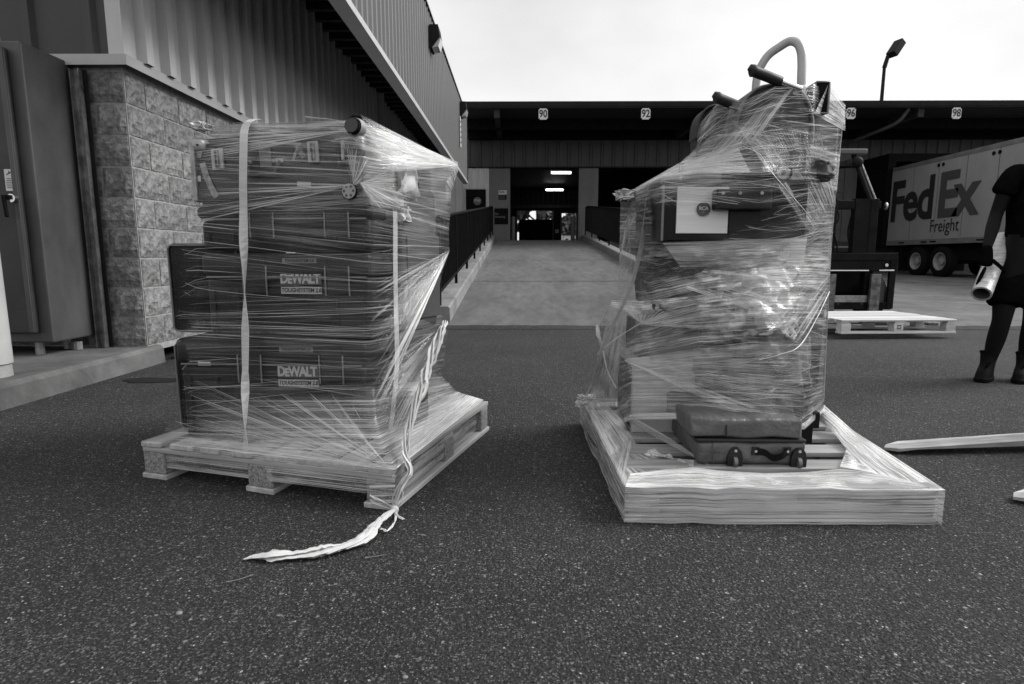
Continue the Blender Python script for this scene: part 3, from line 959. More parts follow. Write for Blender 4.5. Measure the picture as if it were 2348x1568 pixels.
# ---------------------------------------------------------------- pallets
def pallet(name, label, loc, rz, w, d, mats, deck='x', nb=7, H=.145, block=M_chip, bd=.095, gap_jit=.0, solid_front=False):
    """block pallet, near-left corner at loc, u to the right, v away. deck boards along u ('x') or v ('y')"""
    t = thing(name, label, 'pallet', loc, rz)
    mu, mv = mats
    th = .020
    def bmu(nm, a, b, c, dd, z0, z1, m):
        bm = B(); b3(bm, a, b, c, dd, z0, z1, bevel=.0025, seg=1)
        for v in bm.verts: v.co += Vector((noise.noise(v.co * 9), noise.noise(v.co * 9 + Vector((5, 0, 0))), noise.noise(v.co * 9 + Vector((0, 5, 0))))) * .003
        return obj(nm, bm, m, t)
    bw = .095
    ztop = H
    # deck boards
    if deck == 'y':
        step = (w - bw) / (nb - 1)
        for k in range(nb):
            ww = bw if k in (0, nb - 1) else bw * rnd.uniform(.9, 1.15)
            x = step * k
            bmu('deck_board', x, x + ww if k < nb - 1 else w, 0, d, ztop - th, ztop, mv)
        for y in (0, d / 2 - bw / 2, d - bw):
            bmu('cross_board', .003, w - .003, y + .002, y + bw - .002, ztop - 2 * th, ztop - th - .001, mu)
    else:
        step = (d - bd) / (nb - 1)
        for k in range(nb):
            y = step * k
            bmu('deck_board', 0, w, y, y + bd, ztop - th, ztop, mu)
        for x in (0, w / 2 - bw / 2, w - bw):
            bmu('cross_board', x + .002, x + bw - .002, .004, d - .004, ztop - 2 * th, ztop - th - .001, mv)
    for x in (0, w / 2 - .055, w - .11):
        for y in (0, d / 2 - .05, d - .10):
            bmu('block', x + .003, x + .107, y + .004, y + .096, th + .001, ztop - 2 * th - .001, block)
    if deck == 'y':
        for x in (-.004, w / 2 - .06, w - .116):
            bmu('bottom_board', x, x + .12, -.003, d + .003, 0, th, mv)
    else:
        for y in (0, d / 2 - .05, d - .10):
            bmu('bottom_board', -.003, w + .003, y, y + .10, 0, th, mu)
    return t
# pallet on the lift truck forks behind
pc = W(1927, 768, Z=.045)
p_r = W(2190, 766, Z=.045)
ang = math.atan2(p_r.y - pc.y, p_r.x - pc.x)
pal_bg = pallet('wooden_pallet', 'clean pale pine pallet raised on the forks of the black forklift', (pc.x, pc.y, .055), ang, (p_r - pc).length, .98, (M_pine, M_pineY), deck='x', nb=8, H=.15, block=M_pine, bd=.10)
# stamp on its middle block
bm = B()
for k in range(9):
    a, b = k % 3, k // 3
    if k in (4,): continue
    b3(bm, -.02 + a * .016, -.008 + a * .016, -.0015, 0, -.02 + b * .016, -.010 + b * .016)
o = obj('stamp', bm, M_ink, pal_bg, ((p_r - pc).length / 2 - .0, .0015, .068))

# ---------------------------------------------------------------- black forklift carrying it
fx, fy = 4.52, 8.02
fk = thing('forklift', 'black forklift facing the camera with its forks under the pine pallet', 'forklift', (fx, fy, yard_z(fy)))
def fo(nm, bm, m, **k): return obj(nm, bm, m, fk, **k)
M_fl = mat('forklift_black', .008, .45, var=.4, scale=6, spec=.08)
for x in (-.30, .30):
    bm = B(); b3(bm, x - .065, x + .065, -.10, -.05, .06, .62, bevel=.008)
    b3(bm, x - .065, x + .065, -1.25, -.101, .06, .095, bevel=.008)
    fo('fork', bm, mat('fork_worn', .12, .45, metal=.5, var=.6, scale=14))
bm = B(); b3(bm, -.56, .56, -.045, -.01, .66, .80, bevel=.006); fo('carriage_bar', bm, M_fl)
bm = B(); b3(bm, -.56, .56, -.045, -.01, .14, .24, bevel=.006); fo('carriage_bar', bm, M_fl)
bm = B(); b3(bm, -.58, .58, -.06, -.02, .80, .90, bevel=.006); b3(bm, .50, .58, -.055, -.01, .15, .80); b3(bm, -.58, -.50, -.055, -.01, .15, .80); fo('load_backrest', bm, M_fl)
bm = B(); cyl(bm, (-.50, -.07, .665), (.20, -.07, .665), .012, n=10); cyl(bm, (.34, -.07, .667), (.54, -.07, .667), .012, n=10); fo('hydraulic_rod', bm, M_chrome, smooth=60)
bm = B()
for x in (-.52, .44): cyl(bm, (x, -.07, .74), (x, -.045, .74), .022, n=12)
fo('bolt', bm, M_chrome)
bm = B(); b3(bm, -.24, .24, -.04, .02, .14, .33, bevel=.01); fo('lower_plate', bm, M_steel)
bm = B()
for x in (-.16, .16): cyl(bm, (x, -.05, .22), (x, -.035, .22), .018, n=10)
fo('hole', bm, M_ink)
bm = B(); b3(bm, .30, .48, -.005, .06, .16, .52); fo('side_plate', bm, M_siding_dk)
for x in (-.33, .22):
    bm = B(); b3(bm, x, x + .11, .03, .16, .12, 1.62, bevel=.01); fo('mast_rail', bm, M_fl)
bm = B(); b3(bm, -.22, .22, .05, .13, 1.48, 1.60, bevel=.01); fo('mast_crosshead', bm, M_fl)
bm = B(); b3(bm, .02, .22, .04, .14, .7, 1.62); fo('lift_cylinder', bm, M_fl)
bm = B(); b3(bm, -.48, .48, .35, 2.0, .28, 1.0, bevel=.08); b3(bm, -.50, .50, 1.6, 2.25, .35, 1.25, bevel=.12); fo('body', bm, M_fl)
bm = B(); b3(bm, -.55, .46, .20, .36, 1.50, 1.60, bevel=.01); fo('dash_frame', bm, M_fl)
bm = B(); b3(bm, -.40, .06, .185, .199, 1.54, 1.56); fo('trim_strip', bm, M_siding)
bm = B(); b3(bm, -.62, .42, .55, 2.0, 2.28, 2.36, bevel=.02)
fo('overhead_guard', bm, mat('guard_top', .08, .5))
for (x0, y0, z0, x1, y1, z1) in ((.40, .35, 1.62, .26, .62, 2.28), (-.55, .35, 1.62, -.48, .62, 2.28), (.40, 1.9, 1.2, .36, 1.95, 2.28), (-.5, 1.9, 1.2, -.46, 1.95, 2.28)):
    bm = B(); tube(bm, [(x0, y0, z0), (x1, y1, z1)], .035, 8); fo('guard_pillar', bm, M_fl)
bm = B(); tube(bm, [(.46, .33, 1.62), (.33, .60, 2.24)], .015, 8); fo('grab_bar', bm, M_steel)
bm = B(); sph(bm, (.27, .52, 2.17), .075, 16, (1, .6, 1)); fo('work_light', bm, M_darktrim, smooth=60)
bm = B(); sph(bm, (.40, .00, 1.52), .04, 12, (.5, 1, 1.2)); fo('mirror', bm, M_chrome, smooth=60)
bm = B(); tube(bm, catmull([(.05, .15, 1.45), (-.02, .10, 1.2), (.02, .08, 1.0), (.18, .05, .85)], 5), .014, 6)
tube(bm, catmull([(.12, .15, 1.45), (.05, .08, 1.2), (.10, .06, 1.02), (.24, .05, .85)], 5), .012, 6)
tube(bm, catmull([(-.36, .1, 1.5), (-.28, .0, 1.2), (-.2, .0, .95), (-.2, .0, .8)], 5), .010, 6); fo('hose', bm, M_rubber, smooth=60)
bm = B(); b3(bm, -.25, .25, 1.0, 1.5, 1.0, 1.12, bevel=.04); b3(bm, -.25, .25, 1.42, 1.55, 1.12, 1.6, bevel=.04); fo('seat', bm, M_rubber)
bm = B(); 
for k in range(20):
    pass
tube(bm, [(.0 + .17 * math.cos(a * .3142), .72 + .05 * math.sin(a * .3142), 1.45 + .17 * math.sin(a * .3142)) for a in range(21)], .012, 6, caps=False); fo('steering_wheel', bm, M_rubber)
for x in (-.62, .44):
    for y, r in ((.45, .30), (1.75, .24)):
        bm = B(); cyl(bm, (x, y, r), (x + .18, y, r), r, n=24); w = fo('wheel', bm, M_rubber, smooth=40)
        bm = B(); cyl(bm, (x - .005, y, r), (x + .185, y, r), r * .5, n=16); w2 = obj('rim', bm, M_siding_dk, w)

# ---------------------------------------------------------------- bright fork pair at the right edge
t = thing('fork_carriage', 'two polished lift truck forks reaching in from the right edge', 'forks', (1.60, 2.50, 0), R(4))
def blade(y, x0, z1):
    bm = B()
    L_ = 1.25
    outline = [(0, .0), (.03, .030), (.10, .05), (L_, .052), (L_, -.052), (.12, -.05), (.045, -.034)]
    top = []; bot = []
    for px, py in outline:
        zt = .022 + (z1 - .022) * min(1, px / .6)
        zb = .012 if px < .12 else max(.012, .03 + (z1 - .075) * min(1, px / .6))
        top.append(bm.verts.new((x0 + px, y + py, zt))); bot.append(bm.verts.new((x0 + px, y + py, min(zb, zt - .008))))
    bm.faces.new(top[::-1]); bm.faces.new(bot)
    for i in range(len(top)): bm.faces.new((top[i], top[(i + 1) % 7], bot[(i + 1) % 7], bot[i]))
    bmesh.ops.recalc_face_normals(bm, faces=bm.faces)
    obj('fork', bm, M_forkm, t)
blade(.0, .02, .085); blade(-.545, .100, .075)
bm = B(); b3(bm, 1.27, 1.32, -.75, .2, .06, .6, bevel=.01); obj('carriage_plate', bm, M_fl, t)

# ---------------------------------------------------------------- person at the right edge
def skin_mesh(verts, edges, radii, root=0, sub=2, smooth=True):
    me = bpy.data.meshes.new('skinbase'); me.from_pydata([tuple(v) for v in verts], edges, [])
    o = bpy.data.objects.new('skinbase', me); C.objects.link(o)
    o.modifiers.new('s', 'SKIN'); s2 = o.modifiers.new('u', 'SUBSURF'); s2.levels = sub; s2.render_levels = sub
    for i, r in enumerate(radii):
        sv = me.skin_vertices[0].data[i]
        sv.radius = r if isinstance(r, (tuple, list)) else (r, r)
        sv.use_root = (i == root)
    dg = bpy.context.evaluated_depsgraph_get(); dg.update()
    out = bpy.data.meshes.new_from_object(o.evaluated_get(dg))
    bpy.data.objects.remove(o)
    for p in out.polygons: p.use_smooth = True
    return out
def chain(joints):
    """joints: list of chains [(x,y,z,r),...]; the first chain's first is the root, others begin by index"""
    V, E, Rr = [], [], []
    for start, pts in joints:
        prev = start
        for (p, r) in pts:
            V.append(Vector(p)); Rr.append(r); i = len(V) - 1
            if prev is not None: E.append((prev, i))
            prev = i
    return V, E, Rr
PY = 4.06
def pw(x, y, dy=0.0): return W(x, y, Y=PY + dy)
ps = thing('person', 'person in dark T-shirt, shorts and boots holding a film roll at the right edge', 'person', (3.55, PY, 0))
def pm(nm, me, m, parent=ps):
    M = Matrix.Translation(ps.location).inverted(); me.transform(M)
    return mesh_obj(nm, me, m, parent)
M_skin = mat('skin', .009, .7, var=.1, scale=10, spec=.08)
M_cloth = mat('dark_cloth', .005, .9, var=.3, scale=12, bump=.2, bscale=40, spec=.0)
M_glove = mat('dark_glove', .004, .9, spec=.0)
M_boot = mat('dark_boot', .008, .75, var=.4, scale=16, spec=.05)
pelvis = pw(2348, 600); chest = pw(2384, 450); neck = pw(2398, 360); 
hipL, hipR = pw(2312, 630), pw(2386, 630)
kneeL, kneeR = pw(2296, 735, -.03), pw(2366, 738, -.05)
ankL, ankR = pw(2264, 838, .04), pw(2346, 842, .0)
footL, footR = pw(2234, 868, -.10), pw(2325, 870, -.14)
shL, shR = pw(2322, 392), pw(2466, 398)
elL, elR = pw(2283, 492, .04), pw(2500, 500, .0)
wrL, wrR = pw(2261, 574, -.10), pw(2500, 590, -.15)
head = neck + Vector((0, -.02, .17))
V, E, Rr = chain([
    (None, [(pelvis, (.15, .11)), ((pelvis + chest) / 2, (.13, .10)), (chest, (.155, .11)), (neck - Vector((0, 0, .03)), .06), (neck + Vector((0, 0, .04)), .052), (head, .085), (head + Vector((0, 0, .07)), .07)]),
    (0, [(hipL, .095), ((hipL + kneeL) / 2, .075), (kneeL, .056), (kneeL * .6 + ankL * .4, .058), (ankL, .036)]),
    (0, [(hipR, .095), ((hipR + kneeR) / 2, .075), (kneeR, .056), (kneeR * .6 + ankR * .4, .058), (ankR, .036)]),
    (2, [(shL, .062), ((shL + elL) / 2, .048), (elL, .040), (elL * .6 + wrL * .4, .042), (wrL, .026)]),
    (2, [(shR, .062), ((shR + elR) / 2, .048), (elR, .040), (elR * .6 + wrR * .4, .042), (wrR, .026)]),
])
body = pm('body', skin_mesh(V, E, Rr), M_skin)
up = Vector((0, 0, 1))
V, E, Rr = chain([
    (None, [(pelvis + Vector((0, 0, .04)), (.172, .130)), ((pelvis + chest) / 2, (.160, .125)), (chest, (.178, .132)), (neck - Vector((0, 0, .05)), (.085, .075))]),
    (2, [(shL + Vector((.01, 0, .005)), .080), (shL * .62 + elL * .38, .078), (shL * .42 + elL * .58 + Vector((-.01, 0, 0)), .084)]),
    (2, [(shR, .080), (shR * .62 + elR * .38, .078), (shR * .42 + elR * .58, .084)]),
])
pm('t_shirt', skin_mesh(V, E, Rr), M_cloth)
V, E, Rr = chain([
    (None, [(pelvis, (.178, .135)), (pelvis - Vector((0, 0, .06)), (.178, .13))]),
    (1, [(hipL - Vector((0, 0, .03)), .112), ((hipL * .45 + kneeL * .55), .108), (kneeL + Vector((0, 0, .09)), .112)]),
    (1, [(hipR - Vector((0, 0, .03)), .112), ((hipR * .45 + kneeR * .55), .108), (kneeR + Vector((0, 0, .09)), .112)]),
])
pm('shorts', skin_mesh(V, E, Rr), M_cloth)
for a, f, dx in ((ankL, footL, -.02), (ankR, footR, -.02)):
    heel = Vector((a.x + .03, a.y + .06, .045))
    toe = Vector((f.x, f.y, .045))
    fw = Vector((toe.x - heel.x, toe.y - heel.y, 0)).normalized(); sdv = Vector((-fw.y, fw.x, 0)); hp = Vector((a.x, a.y, 0)) - fw * .072
    prof = [(.000, .140, .140, .047), (.006, .140, .143, .050), (.026, .140, .144, .050), (.030, .140, .136, .044), (.055, .136, .130, .044), (.075, .118, .108, .043), (.095, .098, .084, .042), (.115, .082, .068, .042), (.145, .074, .060, .045), (.175, .072, .058, .049), (.192, .070, .064, .054), (.198, .070, .058, .048)]
    bm = B(); rings = []
    for z, c_, hl, hw in prof:
        ring = []
        for k in range(20):
            an = 2 * math.pi * k / 20; ca, sa = math.cos(an), math.sin(an)
            wd = hw * (1 + .12 * ca) if z < .08 else hw
            q = hp + fw * (c_ + hl * math.copysign(abs(ca) ** .8, ca)) + sdv * (wd * math.copysign(abs(sa) ** .8, sa)) + Vector((0, 0, z))
            if z > .12: q += Vector((noise.noise(q * 40), noise.noise(q * 40 + Vector((3, 0, 0))), 0)) * .006 + Vector((0, 0, .012 * ca * (z > .17)))
            ring.append(bm.verts.new(q))
        rings.append(ring)
    for r1_, r2_ in zip(rings, rings[1:]):
        for k in range(20): bm.faces.new((r1_[k], r1_[(k + 1) % 20], r2_[(k + 1) % 20], r2_[k]))
    bm.faces.new(rings[0][::-1]); bm.faces.new(rings[-1])
    bmesh.ops.translate(bm, vec=-ps.location, verts=bm.verts)
    bo = obj('boot', bm, M_boot, ps, smooth=45)
    bm = B()
    for k in range(3):
        q = a + Vector((-.02 - .0 * k, -.055, .02 - .02 * k))
        tube(bm, catmull([q, q + Vector((-.04, -.02, .015)), q + Vector((-.07, -.03, -.03 - .02 * k))], 4), .003, 5)
    bmesh.ops.translate(bm, vec=-ps.location, verts=bm.verts)
    obj('lace', bm, M_cloth, bo)
# roll of film held in the gloved hand (its core open towards the camera)
r0, r1 = pw(2249, 674, -.20), pw(2298, 548, .16)
# hand
hd = (wrL + Vector((-.006, -.02, -.075)))
rollc = r0 * .45 + r1 * .55
ax = (r1 - r0).normalized()
def finger(base, ctl, tip, r):
    V, E, Rr = chain([(None, [(base, r * 1.1), (ctl[0], r), (ctl[1], r * .95), (tip, r * .8)])])
    return skin_mesh(V, E, Rr, sub=2)
V, E, Rr = chain([(None, [(wrL + Vector((0, 0, .04)), .034), (wrL + Vector((0, -.005, -.02)), (.040, .028)), (hd, (.044, .026)), (hd + Vector((-.004, 0, -.035)), (.042, .024))])])
pm('palm', skin_mesh(V, E, Rr), M_glove)
side = ax.cross(Vector((0, 1, 0))).normalized()      # across the roll, roughly +x/-x
for k in range(4):
    o_ = ax * (-.065 + .024 * k)
    b = hd + Vector((-.012, -.012, -.035)) + o_ * .55
    rc = r0 + ax * ((hd - r0).dot(ax)) + o_ - ax * .04
    lft = Vector((-1, 0, 0))
    f1 = rc + lft * .078 + Vector((0, -.03, 0)); f2 = rc + lft * .06 + Vector((0, -.065, 0)); f3 = rc + lft * .015 + Vector((0, -.078, 0))
    pm('finger', finger(b, (b * .4 + f1 * .6, f1), f2 * .5 + f3 * .5, .0105 - .0006 * abs(k - 1)), M_glove)
b = hd + Vector((.022, -.008, .015))
pm('thumb', finger(b, (b + Vector((.028, -.028, -.035)), b + Vector((.045, -.045, -.062))), b + Vector((.060, -.052, -.092)), .0125), M_glove)
# other hand, relaxed, outside the frame
V, E, Rr = chain([(None, [(wrR, .030), (wrR + Vector((0, -.01, -.05)), (.04, .022)), (wrR + Vector((0, -.02, -.09)), (.038, .018))])])
pm('palm', skin_mesh(V, E, Rr), M_glove)
for k in range(4):
    b = wrR + Vector((-.027 + .018 * k, -.02, -.09)); l = (.065, .075, .07, .055)[k]
    pm('finger', finger(b, (b + Vector((0, -.012, -l * .4)), b + Vector((0, -.03, -l * .75))), b + Vector((0, -.048, -l * .95)), .009), M_glove)
b = wrR + Vector((-.035, -.015, -.03)); pm('thumb', finger(b, (b + Vector((-.02, -.015, -.025)), b + Vector((-.028, -.025, -.045))), b + Vector((-.03, -.035, -.062)), .011), M_glove)
# face and hair (outside the frame, but a whole figure)
def pb(nm, bm, m, **k):
    bmesh.ops.translate(bm, vec=-ps.location, verts=bm.verts); return obj(nm, bm, m, ps, **k)
bm = B()
for s in (-.032, .032): sph(bm, head + Vector((s, -.083, .02)), .012, 10)
pb('eye', bm, M_white, smooth=60)
bm = B(); sph(bm, head + Vector((0, -.098, -.012)), .015, 10, (1, 1.1, 1.7)); pb('nose', bm, M_skin, smooth=60)
bm = B(); sph(bm, head + Vector((0, -.083, -.05)), .022, 10, (1.1, .5, .35)); pb('mouth', bm, M_glove, smooth=60)
bm = B()
for s in (-.088, .088): sph(bm, head + Vector((s, 0, .005)), .03, 10, (.35, .7, 1))
pb('ear', bm, M_skin, smooth=60)
bm = B(); sph(bm, head + Vector((0, .015, .06)), .098, 20, (1, 1.05, .95)); pb('hair', bm, M_cloth, smooth=60)

ro = thing('film_roll', 'long pale roll of stretch film held in the gloved hand of the person', 'film roll', r0)
bm = B(); cyl(bm, r0, r1, .057, n=36, caps=False)
cyl(bm, r0, r1, .046, n=36, caps=False)
a0 = (r1 - r0).to_track_quat('Z', 'Y').to_matrix()
for e in (r0, r1):
    o_ = [bm.verts.new(e + a0 @ Vector((.057 * math.cos(k * math.pi / 18), .057 * math.sin(k * math.pi / 18), 0))) for k in range(36)]
    i_ = [bm.verts.new(e + a0 @ Vector((.046 * math.cos(k * math.pi / 18), .046 * math.sin(k * math.pi / 18), 0))) for k in range(36)]
    for k in range(36): bm.faces.new((o_[k], o_[(k + 1) % 36], i_[(k + 1) % 36], i_[k]))
M_roll = mat('wound_film', .45, .3, var=.3, scale=4, stretch=(3, 3, 24), bump=.3, bscale=20, spec=.6)
wobj('wound_film', bm, M_roll, ro, smooth=50)
bm = B(); cyl(bm, r0 + ax * .004, r1 - ax * .004, .0450, n=36, caps=False)
cyl(bm, r0 + ax * .30, r0 + ax * .31, .0445, n=24)
wobj('cardboard_core', bm, mat('core_card', .06, .8), ro, smooth=50)
# ---------------------------------------------------------------- stretch film
def film_mat(name, base=1.0, line=1.0, gloss=.22, rough=.3):
    m = bpy.data.materials.new(name); m.use_nodes = True
    nt = m.node_tree; N = nt.nodes.new; LK = nt.links.new
    for n in list(nt.nodes): nt.nodes.remove(n)
    uv = N('ShaderNodeUVMap'); uv.uv_map = 'UVMap'
    at = N('ShaderNodeAttribute'); at.attribute_name = 'layers'
    def nz(su, sv, d=3, r=.6, dist=0.0, off=0.0, det=True):
        mp = N('ShaderNodeMapping'); mp.inputs['Scale'].default_value = (su, sv, 1); mp.inputs['Location'].default_value = (off, off * 1.7, 0)
        LK(uv.outputs[0], mp.inputs[0])
        n = N('ShaderNodeTexNoise'); n.noise_dimensions = '2D'; n.inputs['Scale'].default_value = 1; n.inputs['Detail'].default_value = d
        n.inputs['Roughness'].default_value = r; n.inputs['Distortion'].default_value = dist
        LK(mp.outputs[0], n.inputs['Vector']); return n.outputs[0]
    def rng(src, a, b, c, d_):
        r = N('ShaderNodeMapRange'); r.interpolation_type = 'SMOOTHSTEP'; r.inputs['From Min'].default_value = a; r.inputs['From Max'].default_value = b
        r.inputs['To Min'].default_value = c; r.inputs['To Max'].default_value = d_; LK(src, r.inputs[0]); return r.outputs[0]
    def mt(op, a, b):
        k = N('ShaderNodeMath'); k.operation = op
        for i, x in enumerate((a, b)):
            if isinstance(x, (int, float)): k.inputs[i].default_value = x
            else: LK(x, k.inputs[i])
        return k.outputs[0]
    n1 = nz(2.2, 105, 3, .65); n2 = nz(1.3, 240, 2, .6, off=3.1); n3 = nz(2.6, 7, 4, .6, .4, off=7.3); n4 = nz(5, 45, 3, .6, off=11)
    n5 = nz(1.6, 26, 2, .5, off=5.5)
    fine = mt('ADD', mt('MULTIPLY', rng(n1, .50, .74, 0, 1), .60), mt('MULTIPLY', rng(n2, .54, .72, 0, 1), .50))
    n6 = nz(2.4, 170, 3, .7, off=17)
    fine = mt('ADD', fine, mt('MULTIPLY', rng(n6, .48, .66, 0, 1), .40))
    fine = mt('MULTIPLY', fine, rng(n4, .30, .65, .25, 1.1))
    haze = mt('MULTIPLY', mt('ADD', rng(n3, .30, .75, .35, 1.3), mt('MULTIPLY', rng(n5, .4, .7, -.3, 1), .45)), rng(n1, .36, .64, .30, 1.55))
    dens = at.outputs['Fac']
    a = mt('ADD', mt('MULTIPLY', mt('MULTIPLY', haze, mt('MULTIPLY', dens, rng(n3, .2, .8, .6, 1.2))), base), mt('MULTIPLY', fine, mt('MULTIPLY', mt('ADD', mt('MULTIPLY', dens, 1.25), .13), line)))
    pres = mt('MINIMUM', mt('MULTIPLY', dens, 12), 1.0)
    a = mt('MULTIPLY', mt('MINIMUM', a, .96), pres)
    tr = N('ShaderNodeBsdfTransparent'); tr.inputs[0].default_value = (.97, .97, .97, 1)
    df = N('ShaderNodeBsdfDiffuse'); df.inputs[0].default_value = (.86, .86, .86, 1)
    tl = N('ShaderNodeBsdfTranslucent'); tl.inputs[0].default_value = (.80, .80, .80, 1)
    gl = N('ShaderNodeBsdfGlossy'); gl.inputs['Roughness'].default_value = rough; gl.inputs[0].default_value = (1, 1, 1, 1)
    bp = N('ShaderNodeBump'); bp.inputs['Strength'].default_value = .6; bp.inputs['Distance'].default_value = .004
    LK(mt('ADD', n1, n5), bp.inputs['Height'])
    for s in (gl, df): LK(bp.outputs[0], s.inputs['Normal'])
    m1 = N('ShaderNodeMixShader'); m1.inputs[0].default_value = .16; LK(df.outputs[0], m1.inputs[1]); LK(tl.outputs[0], m1.inputs[2])
    m2 = N('ShaderNodeMixShader'); m2.inputs[0].default_value = gloss; LK(m1.outputs[0], m2.inputs[1]); LK(gl.outputs[0], m2.inputs[2])
    # clear film between the creases still mirrors the sky at a slant
    fr = N('ShaderNodeFresnel'); fr.inputs[0].default_value = 1.5; LK(bp.outputs[0], fr.inputs['Normal'])
    gl2 = N('ShaderNodeBsdfGlossy'); gl2.inputs['Roughness'].default_value = .12; LK(bp.outputs[0], gl2.inputs['Normal'])
    m3 = N('ShaderNodeMixShader'); LK(mt('MULTIPLY', mt('MULTIPLY', fr.outputs[0], .55), mt('MINIMUM', mt('MULTIPLY', dens, 6), 1.0)), m3.inputs[0]); LK(tr.outputs[0], m3.inputs[1]); LK(gl2.outputs[0], m3.inputs[2])
    m4 = N('ShaderNodeMixShader'); LK(a, m4.inputs[0]); LK(m3.outputs[0], m4.inputs[1]); LK(m2.outputs[0], m4.inputs[2])
    out = N('ShaderNodeOutputMaterial'); LK(m4.outputs[0], out.inputs[0])
    return m
M_film = film_mat('stretch_film')
M_strand = mat('film_strand', .80, .22, spec=.9)
M_strand.node_tree.nodes['Principled BSDF'].inputs['Alpha'].default_value = .36
M_rope = mat('twisted_film', .60, .35, var=.2, scale=3, stretch=(1, 1, 1), bump=.4, bscale=30, spec=.7)

def resample(pts, n):
    pts = [Vector(p) for p in pts]
    if len(pts) == 2:
        return [pts[0].lerp(pts[1], i / n) for i in range(n + 1)]
    d = [0]
    for a, b in zip(pts, pts[1:]): d.append(d[-1] + (b - a).length)
    out = []; j = 0
    for i in range(n + 1):
        s = d[-1] * i / n
        while j < len(d) - 2 and d[j + 1] < s: j += 1
        k = (s - d[j]) / max(1e-9, d[j + 1] - d[j])
        out.append(pts[j].lerp(pts[j + 1], min(1, max(0, k))))
    return out

